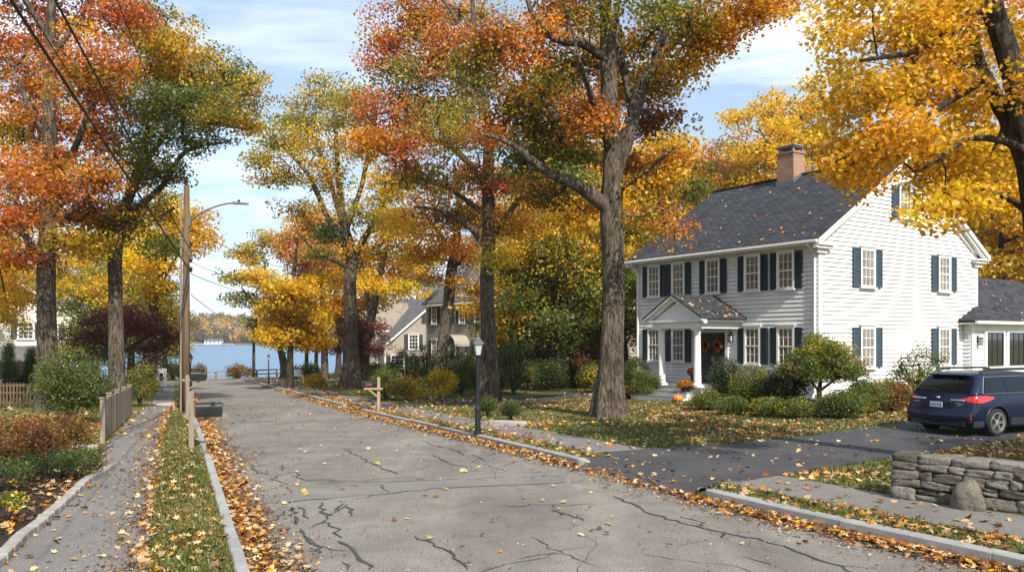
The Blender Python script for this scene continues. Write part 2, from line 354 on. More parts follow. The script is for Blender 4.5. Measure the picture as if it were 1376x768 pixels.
def photo_tree(name, label, base, trunk, limbs, blobs, seed, group=None, cat='tree', depth=None, spread=2.2, nb=1.0, **kw):
    """base: photo pixel of the foot. trunk rows (px,py,width_px[,dy]); limbs lists of such rows; blobs (px,py,dy,rx,rz,n,pal)"""
    g = ground(*base) if depth is None else None
    if g is None:
        X = (base[0]-CX)/F*depth; g = np.array([X, depth, float(zt(X, depth))])
    rng = np.random.default_rng(seed+500); Y0 = g[1]
    def row(t):
        dy = t[3] if len(t) > 3 else 0; Y = Y0+dy; p = W(t[0], t[1], Y)-g; return (*p, t[2]/2*Y/F)
    tr = [(0, 0, -.15, trunk[0][2]/2*Y0/F*1.05)]+[row(t) for t in trunk]
    lb = [[row(t) for t in l] for l in limbs]; bl = []
    for (px, py, dy, rx, rz, n, p) in blobs:
        if dy is None: dy = rng.uniform(-1, 1)*spread
        Y = Y0+dy; c = W(px, py, Y)-g; bl.append((*c, rx*Y/F, rx*Y/F*1.0, rz*Y/F, max(3, n*NB*nb), p))
    root = thing(name, label, cat, g, 0, group)
    grow_tree(root, tr, lb, bl, seed, **kw)
    return root
def dup(root, loc, rz, sc, label, group=None):
    r = root.copy(); COL.objects.link(r); r.location = [float(c) for c in loc]; r.rotation_euler = (0, 0, rz); r.scale = (sc, sc, sc); r['label'] = label
    if group: r['group'] = group
    for ch in list(root.children):
        c = ch.copy(); COL.objects.link(c); c.parent = r
        for g in ch.children:
            d = g.copy(); COL.objects.link(d); d.parent = c
    return r
def shrub(name, label, foot, w, h, seed, P, leaf=.07, per=40, n=60, cr=.13, cat='shrub', group=None, shape=QUAD, stems=5, d=None, flat=.8, lift=.45, bark='bark_dark', mixf=.3, shell=.3):
    """foot (x,y): a rounded, uneven bush on stems"""
    rng = np.random.default_rng(seed); X, Y = foot[:2]; z = float(zt(X, Y)); root = thing(name, label, cat, (X, Y, z), 0, group); d = d or w
    tr = [(0, 0, -.05, .03*h), (rng.normal()*.03, rng.normal()*.03, h*.35, .022*h), (rng.normal()*.06, .04, h*.7, .01*h)]
    lb = []
    for k in range(stems):
        a = 2*math.pi*k/stems+rng.random(); lb.append([(0, 0, .02, .02*h), (w*.16*math.cos(a), d*.16*math.sin(a), h*.4, .014*h), (w*.34*math.cos(a), d*.34*math.sin(a), h*.72, .008*h)])
    bl = [(0, 0, h*(lift+.08), w*.40, d*.40, h*.42, n*.5, P)]
    for k in range(6):
        a = 2*math.pi*k/6+rng.random()*.8; q = .24+.1*rng.random(); bl.append((w*q*math.cos(a), d*q*math.sin(a), h*(.32+.32*rng.random()), w*.24, d*.24, h*.25, n*.085, P))
    grow_tree(root, tr, lb, bl, seed, leaf, per, cr, bark, shape, 6, flat, .006*h, 0, mixf, .1, 'foliage', .9, shell)
    return root
# ================================================================== camera, sky, sun
cam = bpy.data.objects.new('camera', bpy.data.cameras.new('camera')); COL.objects.link(cam); SC.camera = cam
cam.location = (0, 0, EYE); cam.rotation_euler = (R(90), 0, 0); cam.data.sensor_width = 36; cam.data.lens = 36*F/1376
cam.data.shift_y = (HY-384)/1376; cam.data.clip_start = .1; cam.data.clip_end = 6000
SUN_AZ, SUN_EL = 156.0, 41.0      # compass degrees from +Y towards +X
sd = Vector((math.sin(R(SUN_AZ))*math.cos(R(SUN_EL)), math.cos(R(SUN_AZ))*math.cos(R(SUN_EL)), math.sin(R(SUN_EL))))
sun = bpy.data.objects.new('sun', bpy.data.lights.new('sun', 'SUN')); COL.objects.link(sun)
sun.data.energy = 4.9; sun.data.angle = R(.5); sun.data.color = (1, .92, .80); sun.rotation_euler = (-sd).to_track_quat('-Z', 'Y').to_euler(); sun.location = (20, -10, 40)
wd = bpy.data.worlds.new('World'); SC.world = wd; wd.use_nodes = True
nt = wd.node_tree; bgn = nt.nodes['Background']; bgn.inputs[1].default_value = .115
sky = nt.nodes.new('ShaderNodeTexSky'); sky.sky_type = 'NISHITA'; sky.sun_disc = False; sky.sun_elevation = R(SUN_EL); sky.sun_rotation = R(SUN_AZ)
sky.altitude = 0; sky.air_density = 1.0; sky.dust_density = .9; sky.ozone_density = 1.6
tc = nt.nodes.new('ShaderNodeTexCoord'); sp = nt.nodes.new('ShaderNodeSeparateXYZ'); nt.links.new(tc.outputs['Generated'], sp.inputs[0])
def mth(op, a, b=None):
    n = nt.nodes.new('ShaderNodeMath'); n.operation = op
    for i, q in enumerate((a, b)):
        if q is None: continue
        if isinstance(q, (int, float)): n.inputs[i].default_value = q
        else: nt.links.new(q, n.inputs[i])
    return n.outputs[0]
CLX, CLY = 5.3, 2.2
zc = mth('ADD', mth('MAXIMUM', sp.outputs[2], 0.0), .12)
cb = nt.nodes.new('ShaderNodeCombineXYZ'); nt.links.new(mth('DIVIDE', sp.outputs[0], zc), cb.inputs[0]); nt.links.new(mth('DIVIDE', sp.outputs[1], zc), cb.inputs[1])
mp = nt.nodes.new('ShaderNodeMapping'); mp.inputs['Scale'].default_value = (.9, 1.5, 1); mp.inputs['Rotation'].default_value = (0, 0, .5); mp.inputs['Location'].default_value = (CLX, CLY, 0); nt.links.new(cb.outputs[0], mp.inputs[0])
no = nt.nodes.new('ShaderNodeTexNoise'); no.inputs['Scale'].default_value = 1.1; no.inputs['Detail'].default_value = 9; no.inputs['Roughness'].default_value = .6; no.inputs['Distortion'].default_value = .6; nt.links.new(mp.outputs[0], no.inputs['Vector'])
cr = nt.nodes.new('ShaderNodeValToRGB'); cr.color_ramp.elements[0].position = .47; cr.color_ramp.elements[1].position = .76; nt.links.new(no.outputs['Fac'], cr.inputs[0])
mxs = nt.nodes.new('ShaderNodeMixRGB'); nt.links.new(mth('MULTIPLY', cr.outputs[0], .95), mxs.inputs[0]); nt.links.new(sky.outputs[0], mxs.inputs[1]); mxs.inputs[2].default_value = (9.2, 9.4, 9.6, 1)
# thin veil of high cloud all over
mv = nt.nodes.new('ShaderNodeMixRGB'); mv.inputs[0].default_value = .26; nt.links.new(mxs.outputs[0], mv.inputs[1]); mv.inputs[2].default_value = (6.4, 7.8, 9.6, 1); nt.links.new(mv.outputs[0], bgn.inputs[0])
SC.view_settings.view_transform = 'Standard'; SC.view_settings.look = 'None'; SC.view_settings.gamma = 1; SC.view_settings.exposure = 0.56
SC.render.engine = 'CYCLES'; SC.cycles.max_bounces = 6; SC.cycles.diffuse_bounces = 3; SC.cycles.transmission_bounces = 4; SC.cycles.transparent_max_bounces = 8; SC.cycles.glossy_bounces = 3
SC.cycles.use_denoising = True; SC.cycles.sample_clamp_indirect = 6; SC.cycles.caustics_reflective = False; SC.cycles.caustics_refractive = False
# ================================================================== ground
M['lawn'] = noisy('lawn_grass', [(.30, (.075, .10, .022)), (.46, (.11, .135, .028)), (.58, (.15, .145, .04)), (.72, (.19, .14, .058))], .9, .95, detail=9, bump=.7, bscale=70, fine=.45, fscale=46, bdist=.04)
M['asphalt'] = noisy('worn_asphalt', [(.25, (.150, .138, .123)), (.5, (.218, .203, .182)), (.75, (.290, .271, .242))], .5, .88, detail=10, bump=.8, bscale=120, fine=.62, fscale=48, bdist=.01, warp=1.2)
def streaks(m, rot, scale, lo, hi):
    p_ = m.node_tree.nodes['Principled BSDF']; src = p_.inputs['Base Color'].links[0].from_socket
    t_ = nn(m, 'ShaderNodeTexCoord'); mp_ = nn(m, 'ShaderNodeMapping', Rotation=(0, 0, rot), Scale=scale); lk(m, t_, 'Object', mp_, 'Vector')
    n_ = nn(m, 'ShaderNodeTexNoise', Scale=1.0, Detail=5, Roughness=.6); lk(m, mp_, 0, n_, 'Vector'); r_ = ramp(m, [(.3, lo), (.7, hi)]); lk(m, n_, 'Fac', r_, 'Fac')
    mx_ = nn(m, 'ShaderNodeMixRGB', blend_type='MULTIPLY', Fac=1.0); m.node_tree.links.new(src, mx_.inputs[1]); lk(m, r_, 0, mx_, 2); lk(m, mx_, 0, p_, 'Base Color')
streaks(M['asphalt'], R(-22.6), (1.25, .045, 1), (.82, .83, .84), (1.14, 1.12, 1.10)); streaks(M['asphalt'], 0, (3.2, 3.2, 1), (.86, .86, .86), (1.08, 1.08, 1.08))
M['asphalt_walk'] = noisy('sidewalk_asphalt', [(.25, (.150, .142, .132)), (.5, (.190, .180, .168)), (.75, (.225, .212, .196))], .8, .9, detail=8, bump=.7, bscale=120, fine=.5, fscale=55, bdist=.01)
M['asphalt_new'] = noisy('dark_driveway_asphalt', [(.25, (.045, .046, .050)), (.5, (.062, .063, .068)), (.75, (.085, .085, .088))], .9, .85, detail=8, bump=.7, bscale=120, fine=.5, fscale=55, bdist=.01)
M['patch'] = noisy('asphalt_repair_patch', [(.25, (.14, .134, .126)), (.5, (.18, .172, .16)), (.75, (.225, .214, .198))], .9, .88, detail=8, bump=.4, bscale=150, fine=.3, fscale=90, bdist=.01)
M['tar'] = noisy('tar_crack_seal', [(.3, (.038, .042, .048)), (.7, (.066, .07, .075))], 6, .5, fine=.3, fscale=60)
M['granite'] = noisy('granite_kerb', [(.25, (.22, .22, .22)), (.5, (.31, .31, .305)), (.75, (.40, .395, .385))], 1.6, .85, bump=.6, bscale=40, fine=.3, fscale=120, bdist=.015)
M['soil'] = noisy('dark_mulch_soil', [(.3, (.022, .016, .012)), (.7, (.055, .038, .026))], 4, .95, bump=1, bscale=50, fine=.4, fscale=60, bdist=.04)
M['path'] = noisy('gravel_path', [(.3, (.20, .165, .13)), (.7, (.31, .26, .21))], 2.5, .95, bump=.6, bscale=90, fine=.4, fscale=70)
def lines(*seg):
    out = []
    for a, b, h in seg: out += list(np.arange(a, b-1e-6, h))
    return np.array(out)
Sl = np.concatenate([lines((-1500, -300, 150), (-300, -60, 24), (-60, -26, 3), (-26, -2, .6)), [-2, -1.5, -1, -.5, -.2, .2, .45, .60, .66, .72], np.linspace(1.5, 5.5, 4), [6.3, 6.5, 6.53, 6.6, 6.8, 7.0, 7.3, 7.6, 8, 8.5], lines((9, 30, .6), (30, 60, 3), (60, 300, 24), (300, 1600, 130))])
Vl = np.concatenate([lines((-1200, -200, 200), (-200, -40, 20), (-40, -8, 2), (-8, 30, .4), (30, 80, .8), (80, 100, .8), (100, 140, 8), (140, 1000, 90)), [1000]])
S, V = np.meshgrid(Sl, Vl); U = S+(ur(V)-6.5)*sstep(S, .69, 6.5)
X, Y = to_xy(U, V); Z = zt(X, Y)
inroad = (S > .62) & (S < 6.54) & (V < 86); Z = np.where(inroad, Z-.07, Z)
ng, mg = S.shape; ii = np.arange(ng-1)[:, None]*mg+np.arange(mg-1)[None]
fc = np.stack([ii, ii+1, ii+1+mg, ii+mg], -1).reshape(-1, 4)
gnd = np_mesh('ground', np.stack([X, Y, Z], -1).reshape(-1, 3), 4, 'lawn', faces=fc, smooth=True); tag(gnd, 'grass covered ground either side of the road', 'ground', kind='structure')
def sheet(name, uf, v0, v1, nu, dz, m, label, cat, step=.35):
    """strip draped on the terrain between u = uf(v)[0] and uf(v)[1]"""
    vs = np.linspace(v0, v1, max(2, int((v1-v0)/step))+1); t = np.linspace(0, 1, nu+1)
    lo, hi = uf(vs); UU = lo[:, None]+(hi-lo)[:, None]*t[None]; VV = np.repeat(vs[:, None], nu+1, 1)
    x, y = to_xy(UU, VV); z = zt(x, y)+dz; a = np.arange(len(vs)-1)[:, None]*(nu+1)+np.arange(nu)[None]
    f = np.stack([a, a+1, a+nu+2, a+nu+1], -1).reshape(-1, 4)
    return tag(np_mesh(name, np.stack([x, y, z], -1).reshape(-1, 3), 4, m, faces=f, smooth=True), label, cat, kind='structure')
o1 = lambda v: 0*v+1.0
sheet('road', lambda v: (UL*o1(v)-.05, ur(v)-.02), -40, 84.5, 8, 0, 'asphalt', 'worn grey asphalt road running down to the lake', 'road')
sheet('road_end', lambda v: (UL-6+0*v, ur(v)+9), 80.2, 85.2, 20, .006, 'asphalt', 'grey asphalt bend where the road turns at the lake', 'road')
EDP = [(-60, 800), (0, 757), (28, 727), (56, 706), (80, 684), (100, 664), (118, 648), (134, 640), (150, 630)]; EDU = np.array([to_uv(*ground(*p)[:2]) for p in EDP])
ule = lambda v: np.interp(v, list(EDU[:, 1])+[EDU[-1, 1]+1.5, 24, 38], list(EDU[:, 0])+[-1.27, -1.2, -.75])
ure = lambda v: np.interp(v, [17, 24, 38], [-.22, -.15, .16])
sheet('pavement', lambda v: (ule(v), ure(v)), -10, 74, 4, .005, 'asphalt_walk', 'asphalt pavement along the grass verge by the mailbox', 'pavement')
sheet('crossing_path', lambda v: (-.3*o1(v), .75*o1(v)), 17.1, 18.5, 4, .009, 'asphalt_walk', 'short asphalt crossing between pavement and road by the mailbox', 'path')
vw = lambda v: .62+.25*sstep(-v, -11, -6)
sheet('pavement', lambda v: (ur(v)+vw(v), ur(v)+vw(v)+1.35), -8, 76, 5, .005, 'asphalt_walk', 'asphalt pavement along the lawns of the houses', 'pavement')
dw = lambda v: v
def drive(name, u0, u1, cen, half, dz, m, label):
    us = np.arange(u0, u1+.01, .3); lo = cen(us)-half(us); hi = cen(us)+half(us); t = np.linspace(0, 1, 9)
    VV = lo[:, None]+(hi-lo)[:, None]*t; UU = np.repeat(us[:, None], 9, 1)
    x, y = to_xy(UU, VV); z = zt(x, y)+dz; n = 9; a = np.arange(len(us)-1)[:, None]*n+np.arange(n-1)[None]
    return tag(np_mesh(name, np.stack([x, y, z], -1).reshape(-1, 3), 4, m, faces=np.stack([a, a+1, a+n+1, a+n], -1).reshape(-1, 4), smooth=True), label, 'driveway', kind='structure')
dcen = lambda u: np.interp(u, [6.5, 8.5, 12, 18, 30], [11.95, 12.35, 12.9, 14.35, 17.2]); dhalf = lambda u: np.interp(u, [6.5, 7.3, 8.5, 12, 18, 30], [1.95, 1.95, 1.9, 1.62, 1.75, 1.9])
drive('driveway', 6.98, 30, dcen, dhalf, .011, 'asphalt_new', 'dark asphalt driveway leading to the blue car')
drive('driveway', 6.3, 24, lambda u: 30.9+(u-6.3)*.12, lambda u: 1.3+0*u, .011, 'asphalt_new', 'dark driveway of the grey neighbouring house')
# kerb stones
def kerb(name, uf, spans, label, w=.13, top=.15):
    b = MB()
    for v0, v1 in spans:
        v = v0
        while v < v1-.2:
            L = min(random.uniform(1.5, 2.3), v1-v); e = v+L-.012; pts = []
            n = 4; j = random.uniform(-.006, .006); dz = random.uniform(-.008, .008)
            for i in range(n+1):
                vv = v+(e-v)*i/n; u0 = float(uf(vv))+j
                endt = 0.
                x0, y0 = to_xy(u0, vv); x1, y1 = to_xy(u0+w, vv); z = float(base_z(u0, vv)); tp = z+top+dz
                pts.append(((x0, y0, z-.2), (x0+.0, y0, tp-.02), (x0*.85+x1*.15, y0*.85+y1*.15, tp), (x1, y1, tp+.002), (x1, y1, z-.2)))
            for i in range(n):
                p, q = pts[i], pts[i+1]; b.add(list(p)+list(q), [(k, k+1, k+6, k+5) for k in range(4)])
            b.poly(pts[0]); b.poly(pts[-1]); v += L
    o = b.build(name, 'granite'); return tag(o, label, 'kerb', kind='structure')
kerb('kerb', lambda v: UL-.13, [(-10, 16.9), (18.7, 79)], 'pale granite kerb beside the verge with the mailbox', w=.13)
kerb('kerb', lambda v: ur(v), [(-10, 10.1), (13.6, 29.2), (32.6, 79)], 'grey granite kerb along the lawns of the houses', w=.15)
# rounded kerb ends at the driveway mouth
b = MB()
for vv, s_ in ((10.1, 1), (13.6, -1)):
    r0 = float(ur(vv)); pts = [(r0+.30-.30*math.cos(R(90)*i/8), vv+.22*math.sin(R(90)*i/8)*s_, .15-.09*(i/8)**2) for i in range(9)]; inn = [(r0+.30-.15*math.cos(R(90)*i/8), vv+.07*math.sin(R(90)*i/8)*s_, .15-.09*(i/8)**2) for i in range(9)]
    z0 = float(base_z(r0, vv)); q = []
    for (u, v, h), (u2, v2, h2) in zip(pts, inn):
        for (a, c, z) in ((u, v, -.2), (u, v, h-.02), (u*.8+u2*.2, v*.8+v2*.2, h), (u2, v2, h), (u2, v2, -.2)): x, y = to_xy(a, c); q.append((x, y, z0+z))
    b.add(q, [(i*5+k, i*5+k+1, i*5+k+6, i*5+k+5) for i in range(8) for k in range(4)]+[(40, 41, 42, 43, 44)])
tag(b.build('kerb', 'granite'), 'rounded granite kerb ends at the dark driveway mouth', 'kerb', kind='structure')
# stone edging and mulch bed left
b = MB(); ed = [ground(*p) for p in EDP]
for a, c in zip(ed[:-1], ed[1:]):
    L = np.linalg.norm(c-a); n = max(1, int(L/.3))
    for i in range(n):
        p = a+(c-a)*(i/n+.02); q = a+(c-a)*((i+1)/n-.015); b.bar(p+np.array([0, 0, .02+random.uniform(0, .02)]), q+np.array([0, 0, .02+random.uniform(0, .02)]), .13, .12)
tag(b.build('edging', 'stone_pale', bevel=.012), 'row of pale stone edging blocks along the mulch bed', 'edging', kind='structure')
sheet('planting_bed', lambda v: (-7.5+0*v, ule(v)-.02), 3, 16.2, 12, .006, 'soil', 'dark mulch bed under the reddish shrubs', 'planting bed')
def drape_path(name, px, w, dz, m, label, cat):
    P = np.array([ground(*p)[:2] for p in px]); P = np.c_[P, 0*P[:, 0], 0*P[:, 0]+1]; s = spline(P, .3)[:, :2]; d = np.gradient(s, axis=0); d /= np.linalg.norm(d, axis=1)[:, None]; nrm = np.c_[d[:, 1], -d[:, 0]]
    ws = np.linspace(-.5, .5, 4) if np.isscalar(w) else None
    g = s[:, None]+nrm[:, None]*(ws[None, :, None]*w); z = zt(g[..., 0], g[..., 1])+dz; n = 4; a = np.arange(len(s)-1)[:, None]*n+np.arange(n-1)[None]
    return tag(np_mesh(name, np.concatenate([g, z[..., None]], -1).reshape(-1, 3), 4, m, faces=np.stack([a, a+1, a+n+1, a+n], -1).reshape(-1, 4), smooth=True), label, cat, kind='structure')
drape_path('footpath', [(676, 570), (720, 561), (780, 554), (835, 549), (884, 539)], .95, .008, 'path', 'narrow gravel footpath crossing the lawn to the porch steps', 'footpath')
# house planting bed
hb = [(842, 545), (900, 552), (960, 556), (1020, 562), (1080, 566), (1150, 562), (1225, 548)]
# ================================================================== cracks and patch on the road
def zq(L): return [(300+x/2.991, 540+y/2.991) for x, y in L]
def ribbon(b, px, w, jit=.02, rng=random.Random(5)):
    P = [ground(*p) for p in px]; pts = []
    for a, c in zip(P[:-1], P[1:]):
        n = max(1, int(np.linalg.norm(c-a)/.12))
        for i in range(n): pts.append(a+(c-a)*i/n)
    pts.append(P[-1]); n = len(pts); L, Rr = [], []
    for i, p in enumerate(pts):
        d = pts[min(i+1, n-1)]-pts[max(i-1, 0)]; d = d/(np.linalg.norm(d)+1e-9); q = np.array([d[1], -d[0], 0]); j = rng.gauss(0, jit)
        ww = w*(.55+.9*rng.random())*(.35 if i in (0, n-1) else 1)
        for S_, arr in ((1, L), (-1, Rr)):
            e = p+q*(j+S_*ww/2); e[2] = float(zt(e[0], e[1]))+.008; arr.append(e)
    k = len(b.v); b.v += [tuple(x) for x in L]+[tuple(x) for x in Rr]; b.f += [(k+i, k+i+1, k+n+i+1, k+n+i) for i in range(n-1)]
b = MB()
for w, L in [(.085, [(265, 425), (285, 462), (300, 492)]), (.075, [(312, 512), (322, 540), (352, 562), (390, 584), (404, 606)]), (.07, [(318, 420), (330, 450), (345, 470)]), (.05, [(352, 505), (400, 485), (432, 460), (462, 430), (480, 410)]),
             (.07, [(385, 405), (395, 440), (432, 458)]), (.075, [(420, 480), (432, 505), (455, 525), (462, 548)]), (.06, [(395, 582), (450, 590), (500, 598)]), (.075, [(465, 560), (505, 592), (545, 610), (572, 635), (585, 676)]), (.06, [(450, 440), (455, 420), (490, 408)]),
             (.06, [(500, 420), (518, 440), (500, 458)]), (.05, [(215, 462), (250, 440), (265, 425)]), (.035, [(250, 410), (330, 395), (450, 388)]), (.03, [(240, 520), (247, 500)]), (.05, [(780, 540), (850, 580), (900, 605), (950, 640), (1000, 672)]),
             (.05, [(485, 188), (550, 220), (610, 255), (700, 290)]), (.05, [(118, 250), (122, 268), (145, 288)]), (.05, [(230, 252), (243, 276)]), (.05, [(285, 288), (330, 318)]), (.04, [(190, 320), (210, 300), (250, 290), (290, 282)]), (.04, [(200, 310), (250, 330), (262, 352)]), (.03, [(170, 275), (180, 290), (205, 296)]),
             (.03, [(335, 315), (500, 318), (720, 303), (760, 304), (820, 316)]), (.03, [(360, 330), (500, 322), (800, 318), (1000, 308), (1376, 296)]), (.05, [(620, 330), (650, 350), (670, 365)]), (.04, [(545, 388), (600, 376), (720, 362), (900, 345), (1376, 324)]),
             (.04, [(518, 333), (545, 342)]), (.05, [(845, 213), (880, 232), (915, 248)]), (.04, [(915, 250), (985, 265)]), (.04, [(805, 160), (850, 175), (940, 195), (968, 216)]), (.05, [(765, 206), (815, 208)]), (.035, [(1000, 210), (1035, 228), (1060, 236)]), (.025, [(235, 250), (380, 240), (540, 228)]),
             (.03, [(1095, 420), (1200, 420), (1376, 410)]), (.03, [(1085, 468), (1110, 474)]), (.02, [(1230, 540), (1300, 575), (1370, 610)]), (.03, [(1310, 432), (1376, 450)]), (.03, [(75, 65), (95, 80)]), (.025, [(215, 130), (228, 136)]), (.03, [(385, 265), (410, 270)]), (.03, [(410, 310), (440, 318)])]:
    ribbon(b, zq(L), w*.6, .03)
for w, L in [(.045, [(826, 667), (840, 673), (858, 679), (868, 688), (890, 695), (925, 705), (970, 715), (1005, 722), (1050, 734), (1095, 750), (1130, 762), (1180, 790)]), (.03, [(910, 693), (930, 698), (942, 702)]), (.03, [(1000, 748), (1020, 754), (1045, 762)]), (.03, [(740, 680), (800, 677)]), (.03, [(740, 686), (765, 692), (785, 700)]), (.035, [(455, 757), (470, 766)])]:
    ribbon(b, w=w*.75, px=L)
rgc = np.random.default_rng(77)
for k in range(75):
    v = 4+32*rgc.random()**1.5; u = rgc.uniform(1.0, 6.4); an = rgc.choice([0, 1.57])+rgc.normal()*.5; n = rgc.integers(5, 26); P = [(u, v)]
    for i in range(n): an += rgc.normal()*.45; u += .13*math.cos(an); v += .13*math.sin(an); P.append((u, v))
    P = [q for q in P if .9 < q[0] < float(ur(q[1]))-.3]
    if len(P) < 4: continue
    L_, R_ = [], []; w_ = rgc.uniform(.005, .013)*(1+max(0, v-8)*.03)
    for i, q in enumerate(P):
        d = np.array(P[min(i+1, len(P)-1)])-np.array(P[max(i-1, 0)]); d /= np.linalg.norm(d)+1e-9; ww = w_*(.4+rgc.random())*(.3 if i in (0, len(P)-1) else 1)
        for sg, arr in ((1, L_), (-1, R_)): x, y = to_xy(q[0]-d[1]*ww*sg/2, q[1]+d[0]*ww*sg/2); arr.append((x, y, float(zt(x, y))+.007))
    kk = len(b.v); n = len(P); b.v += L_+R_; b.f += [(kk+i, kk+i+1, kk+n+i+1, kk+n+i) for i in range(n-1)]
tag(b.build('crack_seal', 'tar'), 'dark tar sealed cracks meandering over the road', 'road cracks', kind='structure')
b = MB(); up = [ground(*p) for p in zq([(95, 395), (250, 365), (420, 345), (620, 330), (800, 318), (1000, 308), (1376, 296)])]; dn = [ground(*p) for p in zq([(60, 415), (250, 402), (450, 386), (640, 370), (800, 352), (1000, 340), (1376, 324)])]
for i in range(6):
    for t in range(8):
        q = []
        for s_, P_ in ((t/8, 0), ((t+1)/8, 0), ((t+1)/8, 1), (t/8, 1)):
            A = up if P_ == 0 else dn; p = A[i]+(A[i+1]-A[i])*s_; q.append((p[0], p[1], float(zt(p[0], p[1]))+.004))
        b.poly(q)
tag(b.build('road_patch', 'patch'), 'darker asphalt repair strip across the road', 'road patch', kind='structure')
# ================================================================== lake, far shore
wm = mat('lake_water', (.085, .165, .27), .3, spec=.5); p = wm.node_tree.nodes['Principled BSDF']
tcw = nn(wm, 'ShaderNodeTexCoord'); mpw = nn(wm, 'ShaderNodeMapping', Scale=(.5, 1.1, 1)); lk(wm, tcw, 'Object', mpw, 'Vector')
nw = nn(wm, 'ShaderNodeTexNoise', Scale=.9, Detail=7, Roughness=.65); lk(wm, mpw, 0, nw, 'Vector'); bw = nn(wm, 'ShaderNodeBump', Strength=.55, Distance=.5); lk(wm, nw, 'Fac', bw, 'Height'); lk(wm, bw, 0, p, 'Normal')
b = MB(); q = []
for u, v in ((-1500, 86), (1500, 86), (1500, 1100), (-1500, 1100)):
    x, y = to_xy(u, v); q.append((x, y, -2.6))
b.poly(q); tag(b.build('lake', wm), 'light blue rippled lake beyond the end of the road', 'lake', kind='structure')
M['hill'] = noisy('far_hillside', [(.3, (.09, .08, .03)), (.7, (.2, .13, .06))], .02, .95)
def hill_h(X, Y):
    t = sstep(Y, 694, 830); return -3.4+2.2*sstep(Y, 694, 704)+t*(15+7*np.sin(X*.006+1)+4*np.sin(X*.017)+3*np.sin(X*.041+2))
hx = np.arange(-1100, 1101, 12.); hy = np.concatenate([[690, 694, 698, 702, 706], np.arange(712, 960, 12.), [1100, 1400]])
A, B = np.meshgrid(hx, hy); n = len(hx); a = np.arange(len(hy)-1)[:, None]*n+np.arange(n-1)[None]
tag(np_mesh('hills', np.stack([A, B, hill_h(A, B)], -1).reshape(-1, 3), 4, 'hill', faces=np.stack([a, a+1, a+n+1, a+n], -1).reshape(-1, 4), smooth=True), 'low wooded hills on the far shore of the lake', 'hills', kind='structure')
rg = np.random.default_rng(3); vv, cc = [], []
pf = [pal('AM', 2, 'OR', 1, 'CR', 2), pal('OL', 2, 'BG', 2, 'GO', 1), pal('BG', 3, 'OL', 1), pal('CR', 2, 'PK', 1, 'AM', 1), pal('RU', 1, 'BR', 2, 'OL', 1), pal('GO', 2, 'OL', 2)]
NT = 1500; tx = np.where(rg.random(NT) < .62, rg.uniform(-400, -150, NT), rg.uniform(-800, 500, NT)); ty = 703+135*rg.random(NT)**1.3
for x, y in zip(tx, ty):
    h = rg.uniform(9, 16); r = rg.uniform(3.6, 6.2); z0 = float(hill_h(x, y)); k = 64; d = rg.normal(size=(k, 3)); d /= np.linalg.norm(d, axis=1)[:, None]
    c = np.array([x, y, z0+h*.55])+d*np.array([r, r, h*.46])*rg.random((k, 1))**.35
    lv = leaf_verts(c, d+rg.normal(size=(k, 3))*.5, rg.uniform(1.6, 3.0, k), QUAD*np.array([1.35, 1, 1]), rg); vv.append(lv); P_ = pf[rg.integers(len(pf))]
    col = pick_cols(P_, 1, rg)*np.ones((k, 1))*.75+pick_cols(P_, k, rg)*.25; cc.append(col*(1+rg.normal(size=(k, 1))*.15).clip(.6, 1.4))
tag(np_mesh('far_wood', np.vstack(vv), 4, 'leaf', None, np.vstack(cc).clip(.005, .9)), 'distant autumn wood covering the far shore of the lake', 'wood', kind='stuff')
# ================================================================== fallen leaves and grass
def patchy(u, v, s=1.0, ph=0):
    return .5+.5*(np.sin(u*1.7*s+1.3*np.sin(v*.9*s)+ph)*.5+np.sin(v*2.3*s+1.7*np.sin(u*1.1*s+ph))*.3+np.sin((u*4.1+v*3.7)*s+ph)*.2)
hc = np.array([W(1100, 455, 28.5)[0], 28.5]); hg = np.array([.836, .549]); ha = np.array([-.549, .836])
def in_house(x, y, m=.1):
    dx, dy = x-hc[0], y-hc[1]; a = dx*hg[0]+dy*hg[1]; c = dx*ha[0]+dy*ha[1]
    return (a > -m) & (a < 10.5+m) & (c > -m) & (c < 9.3+m) | (a > -2.4) & (a < 0) & (c > 3.0) & (c < 6.1)
LP = pal('TN', 3, 'TP', 1.1, 'CR', 3, 'AM', .6, 'OR', 1.1, 'RU', 3, 'BR', 2.6)
LPR = pal('TN', 2.6, 'TP', 1, 'CR', 2.2, 'AM', 1.3, 'OR', 1.3, 'RU', 3.2, 'BR', 3.4, 'RD', .3)
def litter(name, n, usamp, vr, label, seed, size=.088, P=LP, mask=None, shape=MAPLE, dz=.012, vpow=1.0, lift=.02):
    rg = np.random.default_rng(seed); v = vr[0]+(vr[1]-vr[0])*rg.random(n)**vpow; u = usamp(rg, v)
    k = np.ones(n, bool) if mask is None else mask(u, v, rg); u, v = u[k], v[k]
    x, y = to_xy(u, v); k = ~in_house(x, y); x, y, u, v = x[k], y[k], u[k], v[k]; N = len(x)
    z = zt(x, y)+dz+rg.random(N)*lift; nr = rg.normal(size=(N, 3))*.34+np.array([0, 0, 1]); nr[:, 2] = np.abs(nr[:, 2])
    s = size*(.55+.75*rg.random(N)); sh = shape.copy(); sh[:, 2] *= 1.3
    lv = leaf_verts(np.stack([x, y, z], 1), nr, s, sh, rg, rg.uniform(-.6, 3.2, N))
    lv[:, 2] = np.maximum(lv[:, 2], np.repeat(zt(x, y)+dz*.7, len(sh)))
    col = .84*pick_cols(P, N, rg)*(1+rg.normal(size=(N, 1))*.26).clip(.4, 1.5)
    return tag(np_mesh(name, lv, len(sh), 'litter', None, col.clip(.004, .9)), label, 'fallen leaves', kind='stuff')
nogap = lambda u, v, rg: ~((v > 10.2) & (v < 13.5) & (rg.random(len(v)) < .8))
